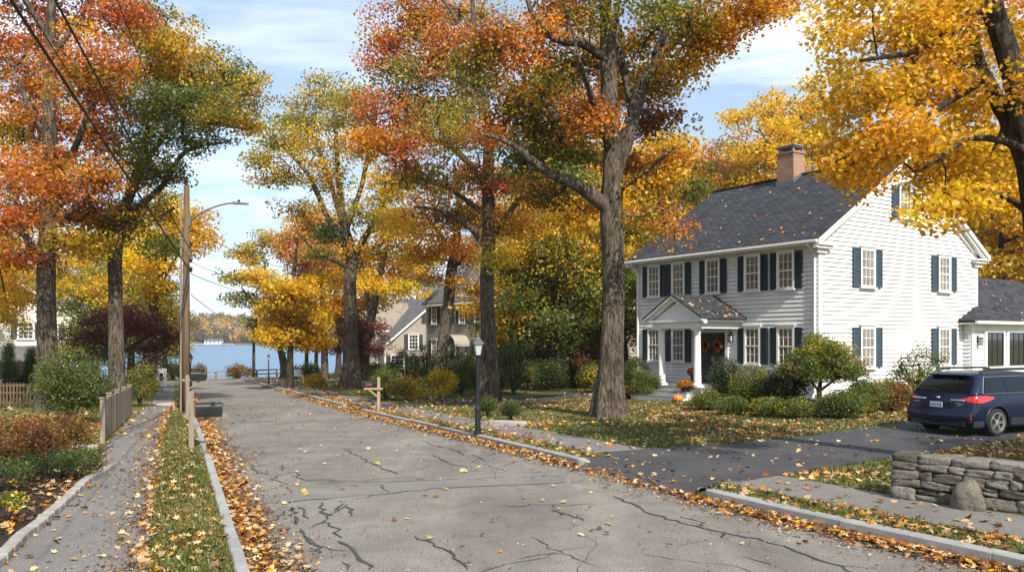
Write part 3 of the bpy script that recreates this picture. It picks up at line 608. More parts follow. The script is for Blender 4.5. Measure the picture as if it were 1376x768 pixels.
litter('gutter_leaves', 9500, lambda rg, v: ur(v)-.02-np.abs(rg.normal(size=len(v)))*.17, (2, 60), 'fallen leaves gathered against the kerb of the lawns', 21, P=LPR, mask=nogap, vpow=1.5, lift=.06, size=.075)
litter('gutter_leaves', 8000, lambda rg, v: UL+.02+np.abs(rg.normal(size=len(v)))*.22, (2, 50), 'fallen leaves gathered against the pale kerb by the mailbox', 22, P=LPR, vpow=1.6, lift=.07, size=.075)
litter('verge_leaves', 5200, lambda rg, v: ure(v)-.1+(.66-ure(v))*rg.random(len(v)), (2, 40), 'fallen leaves on the narrow verge with the mailbox', 23, mask=lambda u, v, rg: (rg.random(len(u)) < patchy(u*2, v*2, 1, 2)**1.4+.12), vpow=1.6)
litter('pavement_leaves', 900, lambda rg, v: np.where(rg.random(len(v)) < .55, ure(v)-np.abs(rg.normal(size=len(v)))*.14, np.where(rg.random(len(v)) < .5, ule(v)+np.abs(rg.normal(size=len(v)))*.16, rg.uniform(-1.5, -.2, len(v)))), (2, 40), 'loose fallen leaves on the pavement beside the mulch bed', 24, vpow=1.5)
litter('bed_leaves', 8000, lambda rg, v: ule(v)-.04-np.abs(rg.normal(size=len(v)))*2.2, (2, 30), 'thick brown and orange leaves under the reddish shrubs', 25, P=LPR, vpow=1.4, lift=.04, mask=lambda u, v, rg: (rg.random(len(u)) < .35+.65*patchy(u, v, 1.2, 4)))
litter('lawn_leaves', 66000, lambda rg, v: ur(v)+.12+rg.random(len(v))**.8*17, (1, 30), 'fallen leaves scattered over the lawn of the white house', 26, size=.10,
       mask=lambda u, v, rg: (rg.random(len(u)) < np.where(np.abs(v-dcen(u)) < dhalf(u)+.05, .02, np.where((u > ur(v)+vw(v)) & (u < ur(v)+vw(v)+1.35), .12, .10+1.5*patchy(u, v, .55, 1)**2.5*(1-.35*sstep(v, 20, 26))))), vpow=1.0)
litter('lawn_leaves', 9000, lambda rg, v: ur(v)+.2+rg.random(len(v))*24, (29, 80), 'fallen leaves on the lawns beyond the white house', 27, size=.17, shape=QUAD*np.array([1.6, 1, 1]), P=LPR,
       mask=lambda u, v, rg: (rg.random(len(u)) < .12+.9*patchy(u, v, .35, 3)**2))
litter('verge_leaves', 3600, lambda rg, v: ur(v)+.12+rg.random(len(v))*.75, (1, 40), 'fallen leaves on the grass strip behind the grey kerb', 31, vpow=1.5, P=LPR, mask=lambda u, v, rg: nogap(u, v, rg) & (rg.random(len(u)) < patchy(u*2, v*1.5, 1, 3)*1.3))
litter('road_leaves', 380, lambda rg, v: rg.uniform(.8, 7, len(v)), (3, 40), 'stray fallen leaves on the grey road', 28, vpow=1.7, mask=lambda u, v, rg: u < ur(v))
litter('driveway_leaves', 330, lambda rg, v: rg.uniform(7, 22, len(v)), (10, 17), 'stray fallen leaves on the dark driveway', 29, mask=lambda u, v, rg: np.abs(v-dcen(u)) < dhalf(u))
litter('lawn_leaves', 5000, lambda rg, v: -1.7-rg.random(len(v))*22, (16, 60), 'fallen leaves around the picket fence', 30, size=.15, P=LPR, shape=QUAD*np.array([1.6, 1, 1]))
DEB = pal('BR', 4, 'RU', 2, 'CR', 1.5, 'TN', 1)
litter('leaf_debris', 9000, lambda rg, v: ur(v)-.02-np.abs(rg.normal(size=len(v)))*.3, (2, 40), 'crumbled brown leaf fragments along the grey kerb', 32, size=.034, P=DEB, shape=QUAD*np.array([1.6, 1, 1]), vpow=1.6)
litter('leaf_debris', 9000, lambda rg, v: UL+.02+np.abs(rg.normal(size=len(v)))*.36, (2, 40), 'crumbled brown leaf fragments along the pale kerb', 33, size=.034, P=DEB, shape=QUAD*np.array([1.6, 1, 1]), vpow=1.6)
litter('leaf_debris', 5000, lambda rg, v: ure(v)-np.abs(rg.normal(size=len(v)))*.3, (2, 30), 'crumbled brown leaf fragments on the pavement edge', 34, size=.03, P=DEB, shape=QUAD*np.array([1.6, 1, 1]), vpow=1.6)
litter('leaf_debris', 3500, lambda rg, v: rg.uniform(.8, 7.4, len(v)), (2, 26), 'tiny leaf fragments scattered over the road', 35, size=.022, P=DEB, shape=QUAD*np.array([1.6, 1, 1]), vpow=1.7, mask=lambda u, v, rg: u < ur(v))
def grass(name, n, usamp, vr, label, seed, h=.06, mask=None, vpow=1.0, w=.010):
    rg = np.random.default_rng(seed); v = vr[0]+(vr[1]-vr[0])*rg.random(n)**vpow; u = usamp(rg, v); k = np.ones(n, bool) if mask is None else mask(u, v, rg); u, v = u[k], v[k]
    x, y = to_xy(u, v); k = ~in_house(x, y); x, y, u, v = x[k], y[k], u[k], v[k]; N = len(x); z = zt(x, y)-.004; a = rg.random(N)*6.28; hh = h*(.5+.9*rg.random(N)); ww = w*(.6+.8*rg.random(N))*(1+.06*v.clip(0, 40))
    ln = rg.normal(size=(N, 2))*hh[:, None]*.5; p = np.zeros((N, 3, 3))
    p[:, 0] = np.stack([x-np.cos(a)*ww, y-np.sin(a)*ww, z], 1); p[:, 1] = np.stack([x+np.cos(a)*ww, y+np.sin(a)*ww, z], 1); p[:, 2] = np.stack([x+ln[:, 0], y+ln[:, 1], z+hh], 1)
    t = patchy(u, v, .8, 6)[:, None]+rg.normal(size=(N, 1))*.2; g = np.array([.10, .125, .028]); b_ = np.array([.25, .195, .075]); col = (g+(b_-g)*np.clip(t-.45, 0, 1))*(1+rg.normal(size=(N, 1))*.22).clip(.5, 1.6)
    return tag(np_mesh(name, p.reshape(-1, 3), 3, 'blade', None, col.clip(.004, .5)), label, 'grass', kind='stuff')
grass('verge_grass', 26000, lambda rg, v: ure(v)+.02+(.53-ure(v))*rg.random(len(v)), (2, 30), 'short grass on the narrow verge with the mailbox', 41, vpow=1.5)
grass('lawn_grass', 110000, lambda rg, v: ur(v)+.1+rg.random(len(v))**1.1*16, (1, 27), 'short grass of the lawn round the big oak', 42, h=.065, mask=lambda u, v, rg: (np.abs(v-dcen(u)) > dhalf(u)) & ~((u > ur(v)+vw(v)) & (u < ur(v)+vw(v)+1.35)))

# ================================================================== thin autumn haze
hm = bpy.data.materials.new('haze'); hm.use_nodes = True; ht = hm.node_tree; ht.nodes.clear(); ho = ht.nodes.new('ShaderNodeOutputMaterial'); hv = ht.nodes.new('ShaderNodeVolumePrincipled')
hv.inputs['Color'].default_value = (.86, .92, 1, 1); hv.inputs['Density'].default_value = .00024; hv.inputs['Anisotropy'].default_value = .2; ht.links.new(hv.outputs[0], ho.inputs['Volume'])
b = MB(); b.box(-1900, 1900, -1700, 1800, -5.2, 62); tag(b.build('haze', hm), 'thin pale haze over the lake and the far shore', 'haze', kind='stuff')
SC.cycles.volume_bounces = 0; SC.cycles.volume_step_rate = 5
# ================================================================== house parts
def fr(ox, oy, xd, nd): return Matrix(((xd[0], nd[0], 0, ox), (xd[1], nd[1], 0, oy), (0, 0, 1, 0), (0, 0, 0, 1)))
def clap(b, T, span, z0, z1, ex=.155, lip=.05):
    z = z0
    while z < z1-1e-4:
        e = min(z+ex, z1); a0, a1 = span(z); c0, c1 = span(e-1e-4)
        if a1-a0 > .02 and c1-c0 > 0:
            b.add([(a0, lip, z), (a1, lip, z), (c1, .004, e), (c0, .004, e), (a0, 0, z), (a1, 0, z)], [(0, 1, 2, 3), (0, 4, 5, 1)], T)
        z = e
def window(H, T, xc, z0, z1, w, pm='pane', cols=3, rows=2, shut=None, sw=.36, frame_m='white', case=.075, cap=True, gap=.0, sides=(-1, 1), mt=.020, sash_m=None):
    T = T @ Matrix.Translation((0, .05, 0)); b = MB(); b.box(xc-w/2, xc+w/2, .012, .026, z0, z1, T); wn = b.build('window', pm, H)
    f = MB(); zm = (z0+z1)/2
    for s in (-1, 1): f.box(xc+s*(w/2)-(case if s < 0 else 0), xc+s*(w/2)+(case if s > 0 else 0), -.05, .065, z0-.02, z1+.0, T)
    f.box(xc-w/2-case, xc+w/2+case, -.05, .066, z1+.001, z1+.09, T)
    if cap: f.box(xc-w/2-case-.05, xc+w/2+case+.05, -.05, .11, z1+.0905, z1+.13, T)
    f.build('frame', frame_m, wn); g = MB()
    g.box(xc-w/2, xc+w/2, .027, .055, zm-.022, zm+.022, T)
    for s in (-1, 1): g.box(xc+s*(w/2-.016)-.016, xc+s*(w/2-.016)+.016, .0265, .05, z0+.001, z1-.001, T)
    g.box(xc-w/2+.033, xc+w/2-.033, .0265, .05, z1-.035, z1-.001, T); g.box(xc-w/2+.033, xc+w/2-.033, .0265, .05, z0+.001, z0+.045, T)
    for (a, c) in ((z0+.046, zm-.023), (zm+.023, z1-.036)):
        for i in range(1, cols): x = xc-w/2+w*i/cols; g.box(x-mt/2, x+mt/2, .027, .042, a, c, T)
        for j in range(1, rows): z = a+(c-a)*j/rows; g.box(xc-w/2+.034, xc+w/2-.034, .027, .0405, z-mt/2, z+mt/2, T)
    g.build('sash', sash_m or frame_m, wn)
    s = MB(); s.box(xc-w/2-case-.04, xc+w/2+case+.04, -.05, .12, z0-.075, z0-.021, T); s.build('sill', frame_m, wn)
    if shut:
        for sg in sides:
            q = MB(); x0 = xc+sg*(w/2+case+.015); x1 = x0+sg*sw; a, c = min(x0, x1), max(x0, x1)
            q.box(a, a+.05, -.02, .06, z0-.02, z1+.03, T); q.box(c-.05, c, -.02, .06, z0-.02, z1+.03, T)
            for zz in (z0-.02, (z0*.55+z1*.45)-.03, z1-.03): q.box(a+.05, c-.05, .0225, .0585, zz, zz+.06, T)
            n = 16; q.box(a+.05, c-.05, .0227, .03, z0+.04, z1-.03, T)
            for k in range(n):
                z = z0+.05+(z1-z0-.1)*k/n; q.add([(a+.05, .056, z), (c-.05, .056, z), (c-.05, .034, z+.055), (a+.05, .034, z+.055), (a+.05, .031, z), (c-.05, .031, z)], [(0, 1, 2, 3), (0, 4, 5, 1)], T)
            q.build('shutter', shut, H)
    return wn
def lantern(H, T, xc, z, name='wall_lantern'):
    b = MB(); b.box(xc-.05, xc+.05, .02, .045, z-.05, z+.22, T); b.box(xc-.015, xc+.015, .045, .16, z+.18, z+.21, T)
    for s in (-1, 1):
        for t in (0, 1): b.box(xc+s*.06-.008, xc+s*.06+.008, .09+t*.12-.008, .09+t*.12+.008, z-.14, z+.08, T)
    b.box(xc-.075, xc+.075, .075, .225, z+.081, z+.10, T); b.box(xc-.05, xc+.05, .10, .20, z+.101, z+.14, T); b.box(xc-.07, xc+.07, .08, .22, z-.165, z-.141, T)
    o = b.build(name, 'black', H); g = MB(); g.box(xc-.05, xc+.05, .10, .20, z-.135, z+.075, T); g.build('lantern_glass', M['lamp_glass'], o)
    return o
lg = mat('lantern_glass', (.42, .43, .42), .12, spec=.6, coat=.6); M['lamp_glass'] = lg
# ================================================================== the white house
ZB = .2; RZ = math.atan2(.549, .836)
Hs = thing('white_house', 'large white clapboard house with dark shutters, columned porch and brick chimney', 'house', (hc[0], hc[1], ZB), RZ)
LW, WW, EV, RG = 9.3, 10.5, 5.76, 9.02
TF = fr(0, 0, (0, 1), (-1, 0)); TG = fr(0, 0, (1, 0), (0, -1)); TB = fr(WW, 0, (0, 1), (1, 0)); TL = fr(0, LW, (1, 0), (0, 1))
gsp = lambda z: (0, WW) if z < EV else ((z-EV)/(RG-EV)*WW/2, WW-(z-EV)/(RG-EV)*WW/2)
b = MB(); z0 = .05
clap(b, TF, lambda z: (0, LW), z0, EV-.2); clap(b, TG, gsp, z0, RG-.05); clap(b, TB, lambda z: (0, LW), z0, EV-.2); clap(b, TL, gsp, z0, RG-.05); b.build('wall', 'siding', Hs)
b = MB(); b.box(.02, WW-.02, .02, LW-.02, -.6, z0+.03); b.build('foundation', 'granite', Hs)
def L(z): return z-ZB
b = MB(); b.prism([(-.46, -.33, EV-.17), (WW/2, -.33, RG+.20), (WW+.46, -.33, EV-.17), (WW+.46, -.33, EV-.28), (WW/2, -.33, RG+.06), (-.46, -.33, EV-.28)], (0, LW+.66, 0)); rf = b.build('roof', 'roof', Hs)
b = MB(); b.bar((WW/2, -.34, RG+.215), (WW/2, LW+.34, RG+.215), .26, .035); b.build('ridge_cap', 'roof', rf)
b = MB()
# eaves, friezes, corner boards, rakes, returns
for sx, x0 in ((-1, 0), (1, WW)):
    a = sorted((x0+sx*.003, x0+sx*.40)); b.box(*a, -.30, LW+.30, EV-.34, EV-.285); a = sorted((x0+sx*.40, x0+sx*.44)); b.box(*a, -.31, LW+.31, EV-.36, EV-.20)
    a = sorted((x0, x0+sx*.045)); b.box(*a, .0, LW, EV-.62, EV-.345); a = sorted((x0, x0+sx*.09)); b.box(*a, 0.001, LW-.001, EV-.42, EV-.342)
    for y0, sy in ((0, -1), (LW, 1)):
        c = sorted((y0-sy*.16, y0+sy*.034)); a = sorted((x0+sx*.034, x0-sx*.0)); b.box(*a, *c, z0, EV-.62)
        c = sorted((y0, y0+sy*.0342)); a = sorted((x0+sx*.0, x0-sx*.16)); b.box(*a, *c, z0, EV-.30)
        c = sorted((y0, y0+sy*.318)); a = sorted((x0+sx*.42, x0-sx*.55)); b.box(*a, *c, EV-.365, EV-.30); a = sorted((x0+sx*.36, x0-sx*.48)); c = sorted((y0, y0+sy*.24)); b.box(*a, *c, EV-.47, EV-.366)
        a = sorted((x0+sx*.2, x0-sx*.33)); c = sorted((y0, y0+sy*.12)); b.box(*a, *c, EV-.62, EV-.471)
for y0, sy in ((0, -1), (LW, 1)):
    for sx, xe in ((-1, -.46), (1, WW+.46)):
        xm = WW/2
        for (d0, d1, t0, t1) in ((.27, .345, -.02, -.20), (.12, .27, -.14, -.30), (.0, .12, -.20, -.62)):
            ya, yb = y0+sy*d0, y0+sy*d1; s = (RG+.06-(EV-.28))/(xm+.46)
            q = [(xe, EV-.17+t0), (xm, RG+.20+t0), (xm, RG+.20+t1), (xe, EV-.17+t1)]
            if t1 < -.5: q = [(0 if sx < 0 else WW, EV+.13+t0), (xm, RG+.20+t0), (xm, RG+.2+t1), (.42 if sx < 0 else WW-.42, EV-.17+.60+t1+.15)]
            b.prism([(x, ya, z) for x, z in q], (0, yb-ya, 0))
b.build('trim', 'trim', Hs)
b = MB(); n = 20
for i in range(1): b.bar((-.50, -.3, EV-.25), (-.50, LW+.3, EV-.25), .10, .10)
gt = b.build('gutter', 'white', Hs, bevel=.02)
b = MB(); b.tube([(-.5, .10, EV-.30), (-.48, .1, EV-.36), (-.12, .1, EV-.62), (-.085, .1, EV-.75), (-.085, .1, .25), (-.2, .1, .1)], .038, 8); b.build('downspout', 'white', gt); b = MB()
b.tube([(-.5, LW-.1, EV-.30), (-.12, LW-.1, EV-.62), (-.085, LW-.1, EV-.75), (-.085, LW-.1, .25), (-.2, LW-.1, .1)], .038, 8); b.build('downspout', 'white', gt)
for y in (1.32, 2.84, 4.82, 6.72, 8.18): window(Hs, TF, y, L(4.17), L(5.46), .62, shut='shutter', sw=.29)
for y in (1.32, 2.84, 6.72, 8.18): window(Hs, TF, y, L(1.42), L(2.74), .62, shut='shutter', sw=.29)
for x in (2.75, 7.88):
    window(Hs, TG, x, L(4.26), L(5.60), .74, 'pane_pale', shut='shutter_blue', sw=.42); window(Hs, TG, x, L(1.32), L(2.74), .74, 'pane_pale', shut='shutter_blue', sw=.42)
window(Hs, TG, 5.15, L(6.98), L(8.1), .70, 'pane_pale', shut='shutter_blue', sw=.40)
for y in (1.6, 4.6, 7.6): window(Hs, TB, y, L(4.2), L(5.4), .7); window(Hs, TB, y, L(1.4), L(2.7), .7)
for x in (2.75, 7.88): window(Hs, TL, x, L(4.2), L(5.4), .7, shut='shutter'); window(Hs, TL, x, L(1.4), L(2.7), .7, shut='shutter')
# chimney
b = MB(); b.box(4.62, 5.38, 4.62, 5.48, 8.0, 10.10); b.box(4.585, 5.415, 4.585, 5.515, 10.1005, 10.19); ch = b.build('chimney', 'brick', rf)
b = MB(); b.box(4.60, 5.40, 4.60, 5.50, 10.35, 10.41); b.box(4.54, 5.46, 4.54, 5.56, 10.4105, 10.45)
for x in (4.66, 5.26):
    for y in (4.66, 5.34): b.box(x, x+.08, y, y+.08, 10.1905, 10.35)
b.build('chimney_cap', 'granite', rf)
b = MB(); b.box(4.56, 4.617, 4.60, 5.50, 8.5, 8.95); b.prism([(4.56, 4.616, 8.6), (5.25, 4.616, 9.0), (5.25, 4.616, 9.36), (4.56, 4.616, 8.95)], (0, -.03, 0)); b.build('flashing', 'metal', rf)
# porch
pz = L(.55); b = MB(); b.box(-2.30, -.03, 3.35, 6.15, pz-.05, pz); po = b.build('porch_floor', 'porch_floor', Hs)
b = MB(); b.box(-2.24, -.03, 3.4, 6.1, -.5, pz-.051)
for k, (x1, zt_) in enumerate(((-2.62, pz-.17), (-2.94, pz-.34))): b.box(x1+.02, -2.242, 3.75+.001*k, 6.45, -.5, zt_-.045)
b.build('porch_base', 'white', po)
b = MB()
for k, (x1, zt_) in enumerate(((-2.62, pz-.17), (-2.94, pz-.34))): b.box(x1-.02, -2.30+.0-.32*k, 3.72, 6.48, zt_-.044, zt_)
b.build('step', 'porch_floor', po)
for y in (3.78, 5.66):
    b = MB(); b.box(-2.2, -1.84, y-.18, y+.18, pz+.001, pz+.07); b.lathe([(.165, .07), (.175, .10), (.155, .13), (.14, .15), (.137, .8), (.122, 2.02), (.14, 2.04), (.14, 2.07), (.125, 2.08), (.15, 2.13)], (-2.02, y, pz), 20); b.box(-2.19, -1.85, y-.17, y+.17, pz+2.13, pz+2.19); b.build('column', 'white', Hs, smooth=False)
b = MB()
for y in (3.72, 5.72): b.box(-.06, .0, y-.13, y+.13, pz, pz+2.19)
pt = pz+2.191; b.box(-2.23, -1.80, 3.50, 5.96, pt, pt+.24); b.box(-1.80, 0, 3.50, 3.86, pt, pt+.24); b.box(-1.80, 0, 5.60, 5.96, pt, pt+.24); b.box(-1.80, 0, 3.86, 5.60, pt+.15, pt+.2)
b.box(-2.36, 0, 3.28, 6.18, pt+.2405, pt+.33)
# tympanum and raking cornice
pk = pt+1.20; b.prism([(-2.12, 3.45, pt+.331), (-2.12, 6.01, pt+.331), (-2.12, 4.73, pk-.18)], (.08, 0, 0))
for s in (-1, 1):
    for (xa, xb, t0, t1) in ((-2.44, -2.30, -.005, -.12), (-2.30, -2.125, -.06, -.22)):
        q = [(4.73+s*1.55, pt+.41+t0+(-.0)), (4.73, pk+.10+t0), (4.73, pk+.10+t1), (4.73+s*1.55, pt+.41+t1)]; b.prism([(xa, y, z) for y, z in q], (xb-xa, 0, 0))
b.build('portico', 'white', Hs)
b = MB(); b.prism([(-2.46, 4.73+1.58, pt+.41), (-2.46, 4.73, pk+.12), (-2.46, 4.73-1.58, pt+.41), (-2.46, 4.73-1.58, pt+.35), (-2.46, 4.73, pk+.055), (-2.46, 4.73+1.58, pt+.35)], (2.46, 0, 0)); b.build('porch_roof', 'roof', Hs)
# entrance
b = MB()
for a, c in ((4.02, 4.17), (5.45, 5.60)): b.box(a, c, 0, .10, pz, pz+2.62, TF)
b.box(4.0, 5.62, 0, .13, pz+2.03+.04, pz+2.115, TF); b.box(3.98, 5.64, 0, .14, pz+2.40, pz+2.19+.29, TF); b.build('door_frame', 'white', Hs)
for k, (a, c) in enumerate(((4.18, 4.805), (4.815, 5.44))):
    b = MB(); b.box(a, c, .02, .06, pz+.02, pz+2.06, TF); x0, x1 = a+.10, c-.10
    for zz0, zz1 in ((.18, .82), (.98, 1.42), (1.55, 1.92)):
        b.box(x0, x1, .0602, .075, pz+zz0, pz+zz1, TF)
    d = b.build('door', 'door', Hs, bevel=.008); h = MB(); hx_ = 4.76 if k == 0 else 4.86; h.box(hx_-.018, hx_+.018, .061, .07, pz+.88, pz+1.12, TF); h.lathe([(.008, 0), (.028, .02), (.03, .045), (.01, .06)], (0, 0, 0), 10, TF @ Matrix.Translation((hx_, .07, pz+.98)) @ Matrix.Rotation(R(-90), 4, 'X')); h.build('handle', 'brass', d)
window(Hs, TF, 4.81, pz+2.125, pz+2.385, 1.24, 'pane', cols=7, rows=1, cap=False, case=.02)
lantern(Hs, TF, 3.86, L(2.40))
# garage wing
b = MB(); TA = fr(9.4, -.35, (1, 0), (0, -1)); clap(b, TA, lambda z: (0, 7.6), z0, L(2.98)); clap(b, fr(9.4, -.35, (0, 1), (-1, 0)), lambda z: (0, .32), z0, L(2.98)); clap(b, fr(17, -.35, (0, 1), (1, 0)), lambda z: (0, 4.2), z0, L(2.98)); b.build('wing_wall', 'siding', Hs)
b = MB(); ez, rz_ = L(3.10), L(5.12)
b.add([(8.95, -.72, ez), (17.3, -.72, ez), (17.3, 1.5, rz_), (10.52, 1.5, rz_), (10.52, .06, L(3.80)), (8.95, -.72, ez-.09), (17.3, -.72, ez-.09), (17.3, 3.9, ez), (10.52, 3.9, ez), (8.95, -.005, ez-.0), (10.52, -.005, L(3.78))],
      [(0, 1, 2, 3, 4), (0, 5, 6, 1), (2, 7, 8, 3), (0, 4, 10, 9), (0, 9, 5)]); b.build('wing_roof', 'roof', Hs)
b = MB(); b.box(8.98, 17.25, -.68, -.03, ez-.16, ez-.095); b.box(8.96, 17.28, -.84, -.73, ez-.14, ez-.02); b.box(9.38, 17.02, -.42, -.352, ez-.42, ez-.161)
b.box(9.38, 9.52, -.40, -.352, z0, ez-.42); b.build('wing_trim', 'trim', Hs)
for xc in (11.1, 12.9):
    window(Hs, fr(0, -.36, (1, 0), (0, -1)), xc, L(1.22), L(2.62), 1.35, 'pane_dark', cols=3, rows=2, cap=False, case=.16, mt=.022, sash_m='black')
lantern(Hs, fr(0, -.36, (1, 0), (0, -1)), 9.8, L(2.28))
b = MB(); b.box(12.0, 16.6, -1.62, -1.56, L(1.05), L(1.11)); b.box(12.0, 16.6, -1.62, -1.56, L(.45), L(.50))
x = 12.0
while x < 16.6: b.box(x, x+.035, -1.61, -1.57, L(.5), L(1.05)); x += .12
b.box(11.9, 16.7, -1.7, -.36, -.4, L(.42)); b.build('side_porch_railing', 'white', Hs)
def hw(x, y, z): # house local -> world
    c, s = math.cos(RZ), math.sin(RZ); return np.array([hc[0]+c*x-s*y, hc[1]+s*x+c*y, ZB+z])
# ------------------------------------------------------------------ neighbouring houses
def plain_house(name, label, corner, rz, Wd, Ln, base, eave, ridge, xr, wall, roof, wins, trim='white', shut='shutter_gray', over=.3, ex=.2, zl=0., chim=None, low=None):
    """gable on local y=0, front on local x=0; ridge parallel to y at x=xr. low: z of the eave over x=0 (saltbox)"""
    H = thing(name, label, 'house', (corner[0], corner[1], base), rz); e0 = (low if low is not None else eave)-base; e1 = eave-base; r = ridge-base
    def gs(z):
        a = 0 if z < e0 else (z-e0)/(r-e0)*xr; c = Wd if z < e1 else Wd-(z-e1)/(r-e1)*(Wd-xr); return a, c
    b = MB(); fz = .3; T0 = fr(0, 0, (0, 1), (-1, 0)); T1 = fr(0, 0, (1, 0), (0, -1)); T2 = fr(Wd, 0, (0, 1), (1, 0)); T3 = fr(0, Ln, (1, 0), (0, 1))
    clap(b, T0, lambda z: (0, Ln), fz, e0, ex); clap(b, T1, gs, fz, r-.03, ex); clap(b, T2, lambda z: (0, Ln), fz, e1, ex); clap(b, T3, gs, fz, r-.03, ex); b.build('wall', wall, H)
    b = MB(); b.box(.03, Wd-.03, .03, Ln-.03, -1, fz+.02); b.build('foundation', 'granite', H)
    s0 = (r-e0)/xr; s1 = (r-e1)/(Wd-xr); b = MB()
    b.prism([(-over, -over, e0-over*s0+.14), (xr, -over, r+.14), (Wd+over, -over, e1-over*s1+.14), (Wd+over, -over, e1-over*s1+.03), (xr, -over, r+.03), (-over, -over, e0-over*s0+.03)], (0, Ln+2*over, 0)); rf = b.build('roof', roof, H)
    b = MB()
    for y0, sy in ((0, -1), (Ln, 1)):
        for q in ([(-over, e0-over*s0+.028), (xr, r+.028), (xr, r-.20), (-over, e0-over*s0-.2)], [(Wd+over, e1-over*s1+.028), (xr, r+.028), (xr, r-.20), (Wd+over, e1-over*s1-.2)]):
            b.prism([(x, y0+sy*.024, z) for x, z in q], (0, sy*(over-.03), 0))
    for x0, sx, e in ((0, -1, e0-over*s0), (Wd, 1, e1-over*s1)):
        a = sorted((x0+sx*.03, x0+sx*(over+.02))); b.box(*a, -over+.01, Ln+over-.01, e-.13, e+.028); a = sorted((x0+sx*.024, x0+sx*.05)); b.box(*a, 0, Ln, e-.3, e-.131)
        for yy, sy in ((0, -1), (Ln, 1)):
            a = sorted((x0+sx*.04, x0-sx*.12)); c = sorted((yy+sy*.04, yy-sy*.12)); b.box(*a, *c, fz, e-.14)
    b.build('trim', trim, H)
    if chim:
        b = MB(); b.box(chim[0], chim[0]+.8, chim[1], chim[1]+.8, r-.9, r+1.1); b.box(chim[0]-.05, chim[0]+.85, chim[1]-.05, chim[1]+.85, r+1.1005, r+1.2); b.build('chimney', 'brick', rf)
    for (sd_, xc, za, zb, w, sh) in wins:
        window(H, (T0, T1, T2, T3)[sd_], xc, za-base, zb-base, w, 'pane_dark', cols=2 if w < .7 else 3, rows=2, shut=shut if sh else None, sw=.4, frame_m='white', case=.1, mt=.03)
    return H, rf
A_ = -ha
fc_ = W(573, 455, 67)[:2]; gc = fc_-12*ha
G, _ = plain_house('grey_house', 'grey clapboard house with long slate roof seen behind the slanting tree trunk', gc, RZ, 9, 12, -.75, 5.35, 9.4, 4.5, 'gray_siding', 'roof_gray',
    [(0, y, 3.55, 5.0, .75, 1) for y in (1.5, 3.7, 6.0, 8.3, 10.5)]+[(0, y, .75, 2.2, .75, 1) for y in (1.5, 3.7, 8.3, 10.5)]+[(1, 2.5, 3.5, 4.9, .8, 1), (1, 6.5, 3.5, 4.9, .8, 1), (1, 2.5, .8, 2.2, .8, 1), (1, 6.5, .8, 2.2, .8, 1)], chim=(4.1, 3))
b = MB(); T0 = fr(0, 0, (0, 1), (-1, 0)); b.box(5.5, 6.5, .03, .09, .4, 2.5, T0); dd = b.build('door', 'white', G, bevel=.01); h = MB(); h.box(6.3, 6.38, .09, .15, 1.3, 1.4, T0); h.build('handle', 'brass', dd)
b = MB(); pts = [(6+1.05*math.cos(R(180*i/12)), 2.55+.75*math.sin(R(180*i/12))) for i in range(13)]
for (x0, z0_), (x1, z1_) in zip(pts[:-1], pts[1:]): b.add([(x0, .03, z0_), (x1, .03, z1_), (x1, 1.3, z1_), (x0, 1.3, z0_), (x0, .03, z0_+.12), (x1, .03, z1_+.12), (x1, 1.3, z1_+.12), (x0, 1.3, z0_+.12)], [(0, 1, 2, 3), (4, 5, 6, 7), (3, 2, 6, 7)], T0)
for x in (5.05, 6.95): b.tube([(x, 1.2, .3), (x, 1.2, 2.55)], .07, 8, T=T0)
b.build('door_hood', 'gray_siding', G)
sc_ = W(517, 455, 78)[:2]
plain_house('saltbox_house', 'taupe saltbox house with white rake boards and small gable windows', sc_, RZ, 9.5, 9, -1.0, 4.4, 6.3, 5.6, 'gray_siding', 'roof_gray',
    [(1, 3.0, 1.35, 2.75, .95, 1), (1, 4.9, 3.9, 4.9, .95, 1), (1, 1.3, -.5, .75, 1.3, 1), (0, 2, .1, 1.2, .8, 0), (0, 5, .1, 1.2, .8, 0)], low=1.9)
wc_ = sc_+4.0*ha-3.5*hg
# the wing with the tan roof: its long slope faces the road
plain_house('tan_roofed_house', 'low house with a pale tan shingle roof left of the taupe saltbox', sc_+hg*4.3+ha*2.2, RZ+R(90), 4.4, 5.6, -1.1, 3.4, 5.9, 2.2, 'gray_siding', 'roof_brown', [(0, 1.5, 1.0, 2.2, .8, 0), (0, 3.8, 1.0, 2.2, .8, 0)], over=.2)
C3 = W(838, 455, 48)[:2]
B3, _ = plain_house('brown_house', 'brown shingled house with a white porch railing half hidden by trees', C3, RZ, 8, 9.5, -.2, 4.6, 7.2, 4, 'dark_siding', 'roof_gray', [(0, y, 3.2, 4.3, .7, 0) for y in (2, 5, 8)]+[(0, y, 1.0, 2.3, .8, 0) for y in (1.5, 7.5)])
b = MB(); b.box(-2.2, -.03, 1, 8.5, -.4, .35); b.box(-2.25, -.03, .9, 8.6, .351, .42); pf_ = b.build('porch', 'porch_floor', B3)
for y in (1.1, 3.5, 6.0, 8.4): b = MB(); b.box(-2.2, -2.08, y-.06, y+.06, .421, 2.75); b.build('porch_post', 'white', pf_)
for y0, y1 in ((1.16, 3.44), (3.56, 4.3), (6.06, 8.34)):
    b = MB(); b.box(-2.17, -2.11, y0, y1, 1.22, 1.30); b.box(-2.17, -2.11, y0, y1, .52, .58); y = y0+.05
    while y < y1: b.box(-2.16, -2.12, y, y+.04, .58, 1.22); y += .12
    b.build('railing', 'white', pf_)
b = MB(); b.prism([(-2.5, .7, 2.76), (0.0, .7, 3.3), (0.0, .7, 3.42), (-2.5, .7, 2.9)], (0, 8.1, 0)); b.build('porch_roof', 'roof_gray', B3)
# beige house left
lx = np.array([-.923, -.384]); bc = W(104, 455, 66)[:2]
